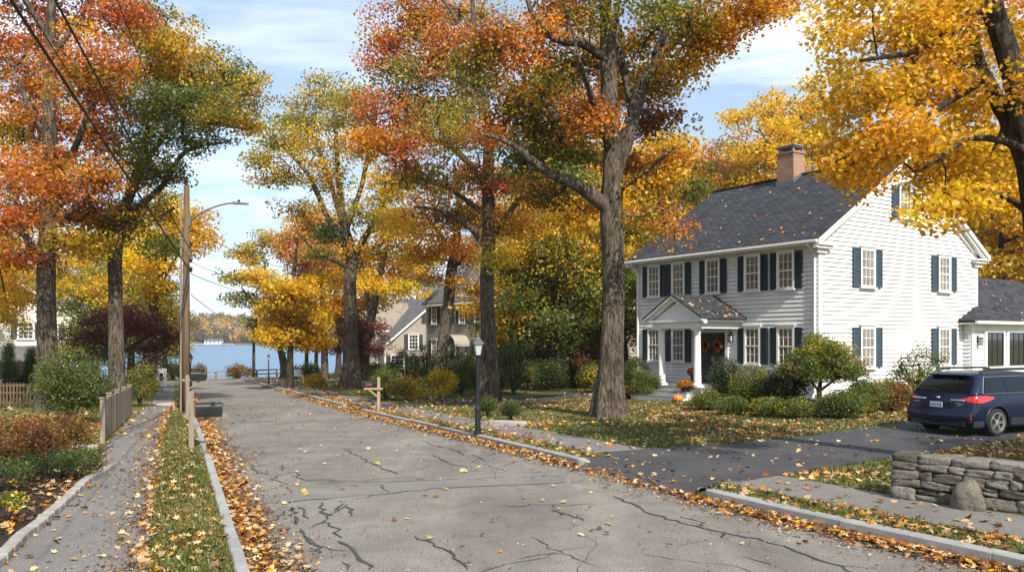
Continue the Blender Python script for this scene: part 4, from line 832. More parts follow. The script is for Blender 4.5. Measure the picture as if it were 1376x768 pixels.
# local x must run g-like: gable faces the camera, front (x=0) would be the far left; place corner at the left end
rzL = math.atan2(.384, .923); bl = bc+lx*10.5
Bg, _ = plain_house('beige_house', 'beige clapboard house with dark shutters behind the two clipped conifers', bl, rzL, 10.5, 11, -1.3, 4.2, 7.6, 5.25, 'beige', 'roof_brown',
    [(1, x, 2.35, 3.6, 1.0, 1) for x in (1.2, 4.0, 6.9)]+[(2, y, 2.3, 3.5, .9, 1) for y in (2, 5.5, 9)]+[(1, 8.6, 2.3, 3.5, .9, 1)])
b = MB(); b.box(-2, 8.0, -2.2, -.05, -.6, .25); b.prism([(-2.3, -2.6, 1.95), (8.3, -2.6, 1.95), (8.3, -.03, 3.0), (-2.3, -.03, 3.0)], (0, 0, .12)); pr = b.build('porch', 'roof_gray', Bg)
for x in (-1.8, 1.4, 4.6, 7.8): b = MB(); b.box(x-.12, x+.12, -2.3, -2.06, .251, 1.94); b.build('column', 'white', pr)
# far shore house
hx0 = W(286, 455, 700); b = thing('lakeside_house', 'tiny white house on the far shore of the lake', 'house', (hx0[0], 699, float(hill_h(np.array(hx0[0]), np.array(699.)))), 0)
m_ = MB(); m_.box(-7, 7, 0, 7, -.5, 3.0); m_.prism([(-7, 0, 3.0), (-7, 7, 3.0), (-7, 3.5, 4.7)], (14, 0, 0)); m_.build('wall', 'white', b)
m_ = MB(); m_.prism([(-7.4, -.6, 2.9), (-7.4, 3.5, 5.0), (-7.4, 7.6, 2.9), (-7.4, 3.5, 4.72)], (14.8, 0, 0)); m_.build('roof', 'roof_gray', b)
for x in (-5, -1.7, 1.7, 5): m_ = MB(); m_.box(x-.6, x+.6, -.06, .0, 1.0, 2.3); m_.build('window', 'pane_dark', b)
b = MB(); b.box(-32, 14, -6, -5, .6, .8)
for x in range(-32, 15, 5): b.box(x-.2, x+.2, -5.7, -5.3, -2, .6)
o = b.build('dock', 'white'); o.location = (hx0[0]+8, 694, -2.6); tag(o, 'long pale dock on the far shore below the tiny white house', 'dock')

def roof_leaves(name, label, n, pts, seed):
    """leaves lying on a roof slope spanned by eave start, eave end and ridge start (white house coordinates)"""
    rg = np.random.default_rng(seed); o, e, r = [np.array(q, float) for q in pts]; t = rg.random((n, 1)); k = rg.random((n, 1))**1.8; p = o+(e-o)*t+(r-o)*k; nr = np.cross(e-o, r-o); nr /= np.linalg.norm(nr); nr = nr if nr[2] > 0 else -nr
    p = p+nr*.03; wp = np.array([hw(*q) for q in p]); c, s_ = math.cos(RZ), math.sin(RZ); wn2 = np.array([c*nr[0]-s_*nr[1], s_*nr[0]+c*nr[1], nr[2]])
    lv = leaf_verts(wp, wn2+rg.normal(size=(n, 3))*.25, .105*(.7+.6*rg.random(n)), MAPLE, rg); tag(np_mesh(name, lv, 14, 'litter', None, pick_cols(LP, n, rg)*.85), label, 'fallen leaves', kind='stuff')
roof_leaves('roof_leaves', 'fallen leaves lying on the large dark slate roof', 120, ((-.4, -.2, EV-.10), (-.4, 9.4, EV-.10), (5.0, -.2, RG+.02)), 61)
roof_leaves('roof_leaves', 'fallen leaves lying on the small porch roof', 46, ((-2.4, 3.2, pt+.42), (-.1, 3.2, pt+.42), (-2.4, 4.7, pk+.10)), 62)
roof_leaves('roof_leaves', 'fallen leaves lying on the garage wing roof', 26, ((10.6, -.7, ez+.01), (16.5, -.7, ez+.01), (10.6, 1.4, rz_-.08)), 63)
# ================================================================== car (x forward, y left, z up; rear bumper at x = 0)
M['paint'] = mat('navy_car_paint', (.004, .009, .030), .32, 0, .25, .35); M['plastic'] = mat('black_car_plastic', (.012, .013, .015), .5)
M['cglass'] = mat('dark_car_glass', (.006, .008, .010), .04, spec=.45); M['tyre'] = noisy('tyre_rubber', [(.3, (.012, .012, .012)), (.7, (.022, .022, .022))], 12, .8); M['alloy'] = mat('silver_alloy', (.62, .63, .64), .28, .9)
M['red_lens'] = mat('red_tail_lens', (.42, .008, .006), .12, spec=.6, coat=1); M['clear_lens'] = mat('clear_lens', (.6, .6, .58), .1, coat=1); M['amber'] = mat('dark_red_reflector', (.16, .02, .008), .2, coat=1)
M['plate'] = mat('licence_plate_white', (.62, .66, .74), .4); M['plate_ink'] = mat('licence_plate_ink', (.06, .09, .22), .5)
def ring(xr, xf, w, z, rr, rf, n=7, bow=.05):
    pts = []
    for cx_, cy, r, a0 in ((xr+rr, w-rr, rr, 90), (xr+rr, -w+rr, rr, 180), (xf-rf, -w+rf, rf, 270), (xf-rf, w-rf, rf, 0)):
        for i in range(n):
            a = R(a0+90*i/(n-1)); x = cx_+r*math.cos(a); y = cy+r*math.sin(a); pts.append([x, y, z])
        if a0 in (90, 270):
            for t in (.25, .5, .75):      # bowed rear and front faces
                xx = xr-bow*math.sin(math.pi*t) if a0 == 90 else xf+bow*math.sin(math.pi*t); s = (w-(rr if a0 == 90 else rf)); y = s*(1-2*t) if a0 == 90 else -s*(1-2*t); pts.append([xx, y, z])
        else:
            for t in (.2, .4, .6, .8):
                xa, xb = (xr+rr, xf-rf) if a0 == 180 else (xf-rf, xr+rr); x = xa+(xb-xa)*t; q = (-1 if a0 == 180 else 1)*(w+.012*math.sin(math.pi*t)); pts.append([x, q, z])
    return pts
def loft(b, rings):
    n = len(rings[0]); vs = [p for r in rings for p in r]; fs = [(i*n+k, i*n+(k+1) % n, (i+1)*n+(k+1) % n, (i+1)*n+k) for i in range(len(rings)-1) for k in range(n)]
    fs += [tuple(range(n)), tuple((len(rings)-1)*n+k for k in range(n))]; b.add(vs, fs)
LOW = [(.20, .16, 4.60, .80, .25, .5), (.27, .06, 4.70, .845, .25, .6), (.36, .0, 4.76, .885, .22, .6), (.50, -.01, 4.79, .90, .2, .6), (.58, .02, 4.79, .905, .2, .6), (.66, .055, 4.78, .91, .22, .6), (.80, .08, 4.74, .905, .22, .6), (.92, .11, 4.66, .89, .22, .6), (.985, .15, 4.55, .868, .22, .6)]
UPP = [(.975, .15, 3.72, .86, .16, .3), (1.02, .185, 3.62, .845, .15, .25), (1.20, .34, 3.26, .775, .14, .22), (1.37, .50, 2.90, .70, .14, .2), (1.43, .55, 2.72, .66, .14, .2), (1.475, .66, 2.52, .58, .16, .2), (1.50, .86, 2.30, .44, .2, .2), (1.512, 1.1, 2.0, .25, .15, .15)]
cpos = ground(1335, 586); heading = R(90-66.0)
cosH, sinH = math.cos(heading), math.sin(heading)
wheel_l = (.86, -.80)     # right rear wheel in car coordinates
co = np.array([cpos[0]-(cosH*wheel_l[0]-sinH*wheel_l[1]), cpos[1]-(sinH*wheel_l[0]+cosH*wheel_l[1])])
car = thing('parked_car', 'dark navy blue station wagon parked on the driveway', 'car', (co[0], co[1], float(zt(co[0], co[1]))+.012), heading)
car.scale = (1, 1, .965)
b = MB(); loft(b, [ring(a, c, w, z, r1, r2) for z, a, c, w, r1, r2 in LOW]); body = b.build('body', 'paint', car, smooth=True)
cut = MB()
WX = (.86, 3.60)
for x in WX:
    for s in (-1, 1): cut.tube([(x, s*.55, .33), (x, s*1.1, .33)], .385, 28)
cu = cut.build('cutter', 'plastic'); cu.parent = car
md = body.modifiers.new('arch', 'BOOLEAN'); md.object = cu; md.operation = 'DIFFERENCE'; md.solver = 'EXACT'
bpy.context.view_layer.update(); dg = bpy.context.evaluated_depsgraph_get(); me2 = bpy.data.meshes.new_from_object(body.evaluated_get(dg)); body.modifiers.clear(); body.data = me2; bpy.data.objects.remove(cu)
try:
    body.data.set_sharp_from_angle(angle=R(35))
except Exception: pass
b = MB(); loft(b, [ring(a, c, w, z, r1, r2, bow=.03) for z, a, c, w, r1, r2 in UPP]); b.build('roof', 'paint', car, smooth=True)
def up(z): 
    zs = [u[0] for u in UPP]; return [float(np.interp(z, zs, [u[k] for u in UPP])) for k in (1, 2, 3)]
def side_glass(name, s, quad):
    """quad: (x0 bottom, x1 bottom, x1 top, x0 top), bottom z 1.03, top z 1.385"""
    b = MB(); n = 6; vs = []
    for i in range(n+1):
        t = i/n; z = 1.03+t*.345; w = up(z)[2]+.016; xa = quad[0]+(quad[3]-quad[0])*t; xb = quad[1]+(quad[2]-quad[1])*t
        for k in range(5): vs.append((xa+(xb-xa)*k/4, s*w, z))
    b.add(vs, [(i*5+k, i*5+k+1, i*5+k+6, i*5+k+5) for i in range(n) for k in range(4)]); return b.build(name, 'cglass', car, smooth=True)
for s in (-1, 1):
    side_glass('quarter_window', s, (.46, 1.16, 1.16, .70)); side_glass('rear_window', s, (1.24, 2.14, 2.14, 1.24)); side_glass('front_window', s, (2.22, 3.40, 2.80, 2.22))
    b = MB(); ln = [(.42, 1.015), (.66, 1.395), (1.2, 1.405), (2.2, 1.405), (2.86, 1.395), (3.5, 1.015)]
    for (xa, za), (xb, zb) in zip(ln[:-1], ln[1:]): b.bar((xa, s*(up(za)[2]+.016), za), (xb, s*(up(zb)[2]+.016), zb), .018)
    b.bar((.42, s*(up(1.015)[2]+.016), 1.012), (3.5, s*(up(1.015)[2]+.016), 1.012), .018); b.build('window_trim', 'gold', car)
    b = MB(); b.tube([(.75, s*.56, 1.485), (.85, s*.56, 1.55), (1.2, s*.565, 1.565), (2.3, s*.565, 1.565), (2.6, s*.56, 1.54), (2.68, s*.55, 1.46)], .026, 8); b.build('roof_rail', 'plastic', car)
    for xh in (2.02, 3.02): b = MB(); b.tube([(xh-.1, s*.905, .90), (xh-.08, s*.935, .905), (xh+.08, s*.935, .905), (xh+.1, s*.905, .90)], .014, 6); b.build('handle', 'paint', car, smooth=True)
    b = MB(); b.bar((1.30, s*.895, .34), (3.16, s*.895, .34), .05, .17); b.build('sill_cladding', 'plastic', car, bevel=.01); b = MB(); b.bar((.0+.1, s*.86, .30), (.42, s*.885, .31), .04, .14); b.build('bumper_cladding', 'plastic', car, bevel=.01)
    b = MB()
    for x in WX: b.tube([(x+.40*math.cos(R(a)), s*.895, .33+.40*math.sin(R(a))) for a in range(-12, 193, 12)], .032, 6)
    b.build('wheel_arch_flare', 'paint', car, smooth=True)
    for x in (1.20, 2.18, 3.30):   # door gaps
        b = MB(); b.bar((x if x > 1.5 else x+.12, s*.909, .42), (x, s*.895, .97), .008, .012); b.build('door_gap', 'plastic', car)
    b = MB(); b.lathe([(.03, 0), (.11, .03), (.12, .1), (.1, .17), (.03, .2)], (0, 0, 0), 12, Matrix.Translation((3.3, s*.93, 1.0)) @ Matrix.Rotation(R(90), 4, 'X') @ Matrix.Scale(.7, 4, (1, 0, 0)) @ Matrix.Translation((0, 0, -.1))); b.build('wing_mirror', 'paint', car, smooth=True)
# rear glass, lamps, plate
b = MB(); n = 6; vs = []
for i in range(n+1):
    z = 1.035+i/n*.345; a, _, w = up(z)
    for k in range(9): t = -1+2*k/8; vs.append((a-.016-.03*math.cos(t*math.pi/2)*1.0, t*(w-.10), z))
b.add(vs, [(i*9+k, i*9+k+1, i*9+k+10, i*9+k+9) for i in range(n) for k in range(8)]); b.build('rear_windscreen', 'cglass', car, smooth=True)
b = MB(); n = 4; vs = []
for i in range(n+1):
    z = 1.05+i/n*.33; _, c, w = up(z)
    for k in range(7): t = -1+2*k/6; vs.append((c+.016+.03*math.cos(t*math.pi/2), t*(w-.08), z))
b.add(vs, [(i*7+k, i*7+k+1, i*7+k+8, i*7+k+7) for i in range(n) for k in range(6)]); b.build('windscreen', 'cglass', car, smooth=True)
b = MB(); b.box(.40, .66, -.52, .52, 1.415, 1.445); b.build('roof_spoiler', 'paint', car, bevel=.012)
b = MB(); b.tube([(.155, -.02, 1.03), (.20, .16, 1.09), (.225, .34, 1.10)], .010, 5); b.build('rear_wiper', 'plastic', car)
def lens(name, m, s, pts, off=.012):
    """patch that wraps the rear corner: rows of (angle along corner 0..1 -> from the rear face to the side, z)"""
    b = MB(); vs = []; nk = 12
    zs = [l[0] for l in LOW]
    for i in range(5):
        t = i/4
        for k in range(nk+1):
            q = k/nk; zl = np.interp(q, [p[0] for p in pts], [p[1] for p in pts]); zh = np.interp(q, [p[0] for p in pts], [p[2] for p in pts]); z = zl+(zh-zl)*t
            a_, c_, w_, r_ = [float(np.interp(z, zs, [l[j] for l in LOW])) for j in (1, 2, 3, 4)]
            L0, L1, L2 = .34, r_*1.57, .42; d = q*(L0+L1+L2)
            if d < L0: x, y = a_-off-.01*(1-(d/L0)), w_-r_-L0+d
            elif d < L0+L1: an = (d-L0)/r_; x, y = a_+r_-(r_+off)*math.cos(an), w_-r_+(r_+off)*math.sin(an)
            else: x, y = a_+r_+(d-L0-L1), w_+off
            vs.append((x, s*y, z))
    b.add(vs, [(i*(nk+1)+k, i*(nk+1)+k+1, (i+1)*(nk+1)+k+1, (i+1)*(nk+1)+k) for i in range(4) for k in range(nk)]); return b.build(name, m, car, smooth=True)
for s in (-1, 1):
    lens('tail_light', 'red_lens', s, [(.22, .86, .885), (.4, .82, .95), (.6, .80, .975), (.8, .83, .965), (1, .90, .935)]); lens('reversing_light', 'clear_lens', s, [(.0, .845, .865), (.18, .835, .885), (.30, .845, .875), (.32, .85, .87), (1, .85, .851)], .010) if False else None
    b = MB(); b.box(.045, .075, s*.50-.17, s*.50+.17, .838, .868); b.build('reversing_light', 'clear_lens', car, bevel=.006)
    lens('rear_reflector', 'amber', s, [(.40, .44, .45), (.42, .40, .55), (.54, .40, .55), (.56, .44, .45), (1, .44, .441)], .008) if False else None
    b = MB(); b.box(.03, .08, s*.80-.05, s*.80+.05, .40, .54); o = b.build('rear_reflector', 'amber', car, bevel=.01)
    b = MB(); b.lathe([(.02, 0), (.16, .02), (.19, .10), (.15, .2), (.03, .22)], (0, 0, 0), 14, Matrix.Translation((4.42, s*.66, .72)) @ Matrix.Scale(.55, 4, (0, 0, 1)) @ Matrix.Rotation(R(90), 4, 'Y')); b.build('headlight', 'clear_lens', car, smooth=True)
b = MB(); b.box(.0, .05, -.40, .40, .655, .80); b.build('plate_recess', 'paint', car, bevel=.012)
b = MB(); b.box(-.012, -.002, -.165, .165, .662, .790); pl = b.build('number_plate', 'plate', car, bevel=.004)
def text(s, size, m, parent, T, ext=.002, name='lettering'):
    cu = bpy.data.curves.new(name, 'FONT'); cu.body = s; cu.size = size; cu.align_x = 'CENTER'; cu.align_y = 'CENTER'; cu.extrude = ext
    o = bpy.data.objects.new(name, cu); COL.objects.link(o); dg = bpy.context.evaluated_depsgraph_get(); me = bpy.data.meshes.new_from_object(o.evaluated_get(dg)); bpy.data.objects.remove(o)
    me.transform(T); me.materials.clear(); me.materials.append(M[m]); return link(bpy.data.objects.new(name, me), parent)
Tp = Matrix(((0, 0, -1, -.0145), (-1, 0, 0, 0), (0, 1, 0, .722), (0, 0, 0, 1)))
text('2FN 478', .082, 'plate_ink', pl, Tp)
b = MB(); b.lathe([(.004, 0), (.05, .002), (.055, .008), (.03, .014)], (0, 0, 0), 18, Matrix.Translation((.055, 0, .89)) @ Matrix.Rotation(R(-90), 4, 'Y') @ Matrix.Scale(.55, 4, (1, 0, 0))); b.build('oval_badge', 'alloy', car, smooth=True)
b = MB(); b.box(.05, .066, -.66, -.46, .775, .79); b.box(.05, .066, -.62, -.50, .735, .752); b.box(.055, .066, .50, .66, .765, .785); b.build('trim_badge', 'alloy', car)
b = MB(); b.box(.0, .3, -.72, .72, .24, .36); b.box(.02, .08, -.86, .86, .355, .375); b.build('rear_bumper', 'plastic', car, bevel=.02)
b = MB(); b.box(.05, .105, -.75, .75, .575, .582); b.build('tailgate_gap', 'plastic', car)
b = MB(); b.box(.3, 4.5, -.62, .62, .17, .3); b.build('underbody', 'plastic', car)
def wheel(x, s):
    T = Matrix.Translation((x, s*.80, .33)) @ Matrix.Rotation(R(-90*s), 4, 'X')
    b = MB(); b.lathe([(.20, -.11), (.30, -.115), (.325, -.09), (.335, 0), (.325, .09), (.30, .112), (.235, .115), (.22, .08)], (0, 0, 0), 32, T); w = b.build('wheel', 'tyre', car, smooth=True)
    b = MB(); b.lathe([(.20, .0), (.235, .09), (.24, .114), (.225, .118), (.21, .085), (.195, .02)], (0, 0, 0), 32, T)
    for k in range(5):
        for d in (-.13, .13):
            a = 2*math.pi*k/5+d; a2 = 2*math.pi*k/5+d*.5; p = [T @ Vector((.05*math.cos(a2), .05*math.sin(a2), .095)), T @ Vector((.218*math.cos(a), .218*math.sin(a), .10))]; b.bar(p[0], p[1], .034, .02)
    b.lathe([(.01, .06), (.065, .07), (.065, .10), (.04, .112)], (0, 0, 0), 16, T); b.build('rim', 'alloy', w)
    b = MB(); b.lathe([(.02, -.02), (.19, -.02), (.19, .01), (.02, .012)], (0, 0, 0), 20, T); b.build('brake_disc', 'plastic', w)
for x in WX:
    for s in (-1, 1): wheel(x, s)
# ================================================================== dry stone wall
def stone(b, c, sx, sy, sz, ang, rng, rough=.10, e=.30, n=6):
    """rounded irregular block"""
    ph = rng.random(6)*6.28; vs = []; fs = []; base = 0; ca, sa = math.cos(ang), math.sin(ang)
    rot = rng.normal()*.05
    for ax in range(3):
        for s in (-1, 1):
            for i in range(n+1):
                for j in range(n+1):
                    q = [0, 0, 0]; q[ax] = s; q[(ax+1) % 3] = (-1+2*i/n)*1.0; q[(ax+2) % 3] = (-1+2*j/n); q = np.array(q, float)
                    l = (np.abs(q)**(2/e)).sum()**(e/2); q = q/l
                    d = 1+rough*(math.sin(q[0]*3.1+ph[0])*math.sin(q[1]*2.7+ph[1])+.6*math.sin(q[2]*3.7+ph[2]+q[0]*2)+.4*math.sin(q[0]*6+q[2]*5+ph[3])+.35*math.sin(q[0]*11+ph[4])*math.sin(q[2]*9+q[1]*7+ph[5]))
                    x, y, z = q[0]*sx/2*d, q[1]*sy/2*d, q[2]*sz/2*d; x, z = x*math.cos(rot)-z*math.sin(rot), x*math.sin(rot)+z*math.cos(rot)
                    vs.append((c[0]+x*ca-y*sa, c[1]+x*sa+y*ca, c[2]+z))
            for i in range(n):
                for j in range(n): a = base+i*(n+1)+j; fs.append((a, a+1, a+n+2, a+n+1))
            base += (n+1)**2
    b.add(vs, fs)
wa = ground(1198, 668); wb = ground(1376, 690); wdv = (wb-wa)[:2]; wl = np.linalg.norm(wdv); wdv /= wl; WLEN = wl+4.0; wn_ = np.array([-wdv[1], wdv[0]])   # wn_ points away from the road
if wn_[0]*ct+wn_[1]*st < 0: wn_ = -wn_
wall = thing('stone_wall', 'low dry stone wall of grey fieldstones beside the lawn', 'stone wall', (wa[0], wa[1], wa[2]), math.atan2(wdv[1], wdv[0])); sgn = 1 if (-wdv[1]*wn_[0]+wdv[0]*wn_[1]) > 0 else -1
rg = np.random.default_rng(8); TH, HT = .50, .60; b = MB()
for side in (0, 1):
    z = 0.0
    for ci, hgt in enumerate((.17, .11, .13, .10)):
        x = 0.0 if ci % 2 else -.01
        while x < WLEN:
            L_ = rg.uniform(.13, .42) if ci else rg.uniform(.25, .5); 
            if rg.random() < .25 and hgt > .105:
                stone(b, (x+L_/2, sgn*(TH*side+(.09 if side == 0 else -.09)), z+hgt*.27), L_+.012, .24, hgt*.54, 0, rg, .09); stone(b, (x+L_*.5, sgn*(TH*side+(.09 if side == 0 else -.09)), z+hgt*.77), L_*.96, .24, hgt*.50, 0, rg, .09)
            else: stone(b, (x+L_/2, sgn*(TH*side+(.08 if side == 0 else -.08)+rg.normal()*.012), z+hgt/2+rg.normal()*.008), L_+.012, .26, hgt*rg.uniform(.95, 1.12), 0, rg, .09)
            x += L_
        z += hgt
for zz in np.cumsum([0, .17, .11, .13])[:4]: stone(b, (.09, sgn*TH/2, zz+.07), .24, TH*.8, .15, 0, rg, .08)
x = 0
while x < WLEN:   # capstones
    L_ = rg.uniform(.30, .62); stone(b, (x+L_/2, sgn*(TH*.27), .565), L_+.012, TH*.62, .125, 0, rg, .05, .34); stone(b, (x+L_/2+rg.normal()*.05, sgn*(TH*.77), .555), L_*1.05, TH*.55, .115, 0, rg, .05, .34); x += L_
b.build('stones', 'stone', wall, smooth=True, weld=True)
b = MB(); b.box(.12, WLEN-.1, min(sgn*.12, sgn*(TH-.12)), max(sgn*.12, sgn*(TH-.12)), -.1, .52); b.build('wall_core', 'core', wall)
rk = ground(1297, 684); b = MB(); stone(b, (0, 0, .19), .42, .26, .50, 0, rg, .10, .75, 10); b.v = [(x*(1-.55*max(0, (z-.12)/.34)**1.3)+.03*z, y, z) for x, y, z in b.v]; bo = b.build('boulder', 'stone', None, smooth=True, weld=True); bo.location = (rk[0], rk[1], rk[2]-.04); bo.rotation_euler = (R(-8), R(4), math.atan2(wdv[1], wdv[0])); tag(bo, 'upright pointed boulder leaning against the low stone wall', 'boulder')
# ================================================================== lamps, poles, mailboxes
M['lamp_cap'] = mat('dark_grey_cap', (.07, .075, .08), .5, .3)
def lamp_post(label, px, base_px, h=2.35):
    g = ground(px, base_px); t = thing('street_lamp', label, 'street lamp', g, .3, 'old fashioned lamp posts along the road')
    b = MB(); b.lathe([(.10, 0), (.10, .06), (.075, .08), (.068, .55), (.082, .57), (.082, .63), (.058, .66), (.052, .9), (.042, .95), (.038, 1.0)], (0, 0, 0), 12); b.lathe([(.043, 0), (.036, h-1.62), (.05, h-1.61), (.05, h-1.58), (.03, h-1.55), (.06, h-1.53)], (0, 0, 1.0), 12); b.build('post', 'black', t)
    z = h-.52; b = MB(); b.lathe([(.03, 0), (.085, .02), (.085, .035)], (0, 0, z), 4, ph=.785)
    for k in range(4):
        a = R(45+90*k); b.bar((.08*math.cos(a), .08*math.sin(a), z+.035), (.145*math.cos(a), .145*math.sin(a), z+.30), .014)
    hd = b.build('lamp_head', 'black', t); b = MB(); b.lathe([(.072, 0), (.128, .26)], (0, 0, z+.037), 4, ph=.785); b.build('glass', 'lamp_glass', hd)
    b = MB(); b.lathe([(.185, 0), (.18, .015), (.08, .11), (.08, .12), (.055, .15), (.05, .17), (.02, .18), (.025, .20), (.006, .24)], (0, 0, z+.30), 4, ph=.785); b.build('cap', 'lamp_cap' if base_px > 560 else 'black', hd)
lamp_post('nearest black lamp post, standing on the verge before the clipped boxwoods', 642, 585, 2.38)
lamp_post('black lamp post behind the wooden mailbox post and utility pole', 256, 530, 2.25)
lamp_post('small distant black lamp post by the curve at the lake', 361, 516, 2.2)
g = ground(250, 555); up_ = thing('utility_pole', 'tall brown wooden utility pole carrying a street light and cables', 'utility pole', g)
b = MB(); b.tube([(0, 0, -.3), (.0, 0, 3), (.02, 0, 7.55)], [.135, .12, .09], 12); b.build('pole', 'wood_pole', up_, smooth=True)
b = MB(); s = spline([(.12, -.0, 6.35, .028), (.5, -.05, 6.62, .028), (1.0, -.1, 6.83, .028), (1.45, -.15, 6.93, .028), (1.75, -.18, 6.94, .028)], .1); b.tube(s[:, :3].tolist(), .028, 8); b.box(.1, .17, -.06, .06, 6.2, 6.5); arm = b.build('lamp_arm', 'metal', up_, smooth=False)
b = MB(); b.add([(1.6, -.28, 6.90), (2.15, -.30, 6.88), (2.15, -.12, 6.88), (1.6, -.10, 6.90), (1.6, -.26, 6.99), (2.12, -.28, 6.94), (2.12, -.14, 6.94), (1.6, -.12, 6.99)], [(0, 1, 2, 3), (4, 5, 6, 7), (0, 1, 5, 4), (1, 2, 6, 5), (2, 3, 7, 6), (3, 0, 4, 7)]); b.build('lamp_head', 'metal', arm, bevel=.02)
b = MB(); b.lathe([(.04, 0), (.045, .05), (.03, .08)], (1.82, -.2, 6.965), 10); b.build('photocell', 'black', arm)
b = MB(); b.lathe([(.05, 0), (.06, .05), (.03, .1), (.055, .14), (.03, .2), (.05, .24), (.02, .3)], (.02, 0, 7.55), 10); b.build('insulator', 'black', up_)
b = MB()
for z in (4.75, 5.05, 5.6): b.lathe([(.04, 0), (.05, .06), (.03, .12)], (.17, 0, z), 8); b.box(.12, .2, -.03, .03, z-.05, z)
b.build('bracket', 'black', up_)
b = MB(); b.box(-.19, -.14, -.02, .02, -.1, 7.3); b.build('conduit', 'wood_gray', up_)
g2 = np.array([*W(243, 455, 36)[:2], 0]); g2[2] = zt(g2[0], g2[1]); p2 = thing('utility_pole', 'thin grey pole with a short crossarm close behind the tall wooden pole', 'utility pole', g2)
b = MB(); b.tube([(0, 0, -.3), (0, 0, 5.6)], [.08, .055], 10); b.build('pole', 'wood_gray', p2, smooth=True); b = MB(); b.bar((-.62, 0, 4.55), (.1, 0, 4.62), .07); b.build('crossarm', 'wood_gray', p2)
g3 = np.array([*W(341, 455, 82)[:2], 0]); g3[2] = zt(g3[0], g3[1]); p3 = thing('utility_pole', 'dark pole standing at the lake shore beyond the guard rail', 'utility pole', g3)
b = MB(); b.tube([(0, 0, -.3), (0, 0, 5.4)], [.16, .12], 10); b.build('pole', 'wood_pole', p3, smooth=True); b = MB(); b.bar((-.5, 0, 5.1), (.5, 0, 5.1), .09); b.build('crossarm', 'wood_pole', p3)
def cable(label, a, c, r, sag=.25, ext=0):
    a, c = np.array(a, float), np.array(c, float); c2 = c+(c-a)*ext; t = np.linspace(0, 1, 25)[:, None]; p = a+(c2-a)*t; p[:, 2] -= (4*sag*t*(1-t))[:, 0]
    b = MB(); b.tube(p.tolist(), r, 6); return tag(b.build('overhead_cable', 'wire', smooth=True), label, 'cable', 'overhead cables above the road')
P0 = g+np.array([0, 0, 0])
cable('thickest black overhead cable crossing the red maple', (g[0]+.17, g[1], W(246, 366, g[1])[2]), W(17, -2, 9.0), .021, .05, .8)
cable('thin black cable running just beside the thickest one', (g[0]+.17, g[1], W(246, 352, g[1])[2]), W(33, -2, 9.4), .008, .06, .8)
cable('second heavy black overhead cable, passing between red maple and oak', (g[0]+.17, g[1], W(246, 338, g[1])[2]), W(76, -2, 9.6), .017, .05, .8)
cable('fine top wire rising to the insulator of the tall pole', (g[0]+.02, g[1], g[2]+7.85), W(161, -2, 10.0), .008, .1, .8)
cable('service wire sloping right from the tall pole below the street light', (g[0]+.17, g[1], W(258, 309, g[1])[2]), W(420, 366, 48), .012, .3)
cable('upper of two thin wires crossing the sky below the street light', (g[0]+.17, g[1], W(258, 352, g[1])[2]), W(400, 392, 55), .010, .3)
cable('lower of two thin wires crossing the sky below the street light', (g[0]+.17, g[1], W(258, 368, g[1])[2]), W(400, 404, 55), .012, .3)
cable('wire from the tall pole to the pole at the lake', (g[0]+.17, g[1], W(258, 396, g[1])[2]), (g3[0], g3[1], g3[2]+5.15), .012, .5)
def mailbox_body(t, L_, w, h, z, x0, name='mailbox_body', y=0):
    b = MB(); n = 10; pts = [(-w/2, 0), (w/2, 0)]+[(w/2*math.cos(R(180*i/n)), h-w/2+w/2*math.sin(R(180*i/n))) for i in range(n+1)]
    b.prism([(x0, y+p, z+q) for p, q in pts], (L_, 0, 0)); o = b.build(name, 'mailbox', t, bevel=.004); return o
def mailbox(label, g, rz, ph=1.15, arm=.62, wood='wood_gray', off=.08, zb=.72, size=(.52, .19, .24), number=None, brace=True, box_off=None):
    t = thing('mailbox', label, 'mailbox', g, rz, 'roadside mailboxes'); b = MB(); b.box(-.05, .05, -.05, .05, -.2, ph-.03); b.add([(-.05, -.05, ph-.03), (.05, -.05, ph-.03), (.05, .05, ph-.03), (-.05, .05, ph-.03), (0, 0, ph)], [(0, 1, 4), (1, 2, 4), (2, 3, 4), (3, 0, 4)]); b.build('post', wood, t)
    b = MB(); b.box(-.15, arm, .0505, .115, zb-.07, zb); 
    if brace: b.bar((.04, .083, zb-.30), (.34, .083, zb-.06), .05)
    b.build('bracket', wood, t)
    mb = mailbox_body(t, *size, zb+.002, (off if box_off is None else box_off), y=.0 if box_off is None else .0)
    x1 = off+size[0]; b = MB(); b.box(x1, x1+.012, -.02, .02, zb+size[2]-.05, zb+size[2]-.02); b.box(x1, x1+.004, -size[1]/2+.008, size[1]/2-.008, zb+.012, zb+size[2]-.06); b.build('door', 'mailbox', mb)
    b = MB(); b.box(off+.30, off+.315, -size[1]/2-.012, -size[1]/2-.002, zb+.10, zb+.26); b.box(off+.30, off+.38, -size[1]/2-.012, -size[1]/2-.003, zb+.2, zb+.262); b.build('flag', 'mailbox', mb)
    if number:
        text(number, .105, 'number_red', mb, Matrix.Translation((off+size[0]/2, -size[1]/2-.004, zb+.10)) @ Matrix.Rotation(R(90), 4, 'X'))
    return t
M['number_red'] = mat('orange_red_number', (.45, .10, .05), .5)
mailbox('black mailbox on a grey weathered post at the pale kerb', ground(257, 604), R(22), 1.22, .72)
mailbox('half hidden black mailbox set higher up behind the nearer one', ground(252, 565), R(22), 1.35, .5, zb=1.22, size=(.45, .18, .22))
mailbox('black mailbox with red numbers on a tan post by the side drive', ground(509, 551), R(180), 1.18, .50, 'wood_tan', zb=.80, number=None)
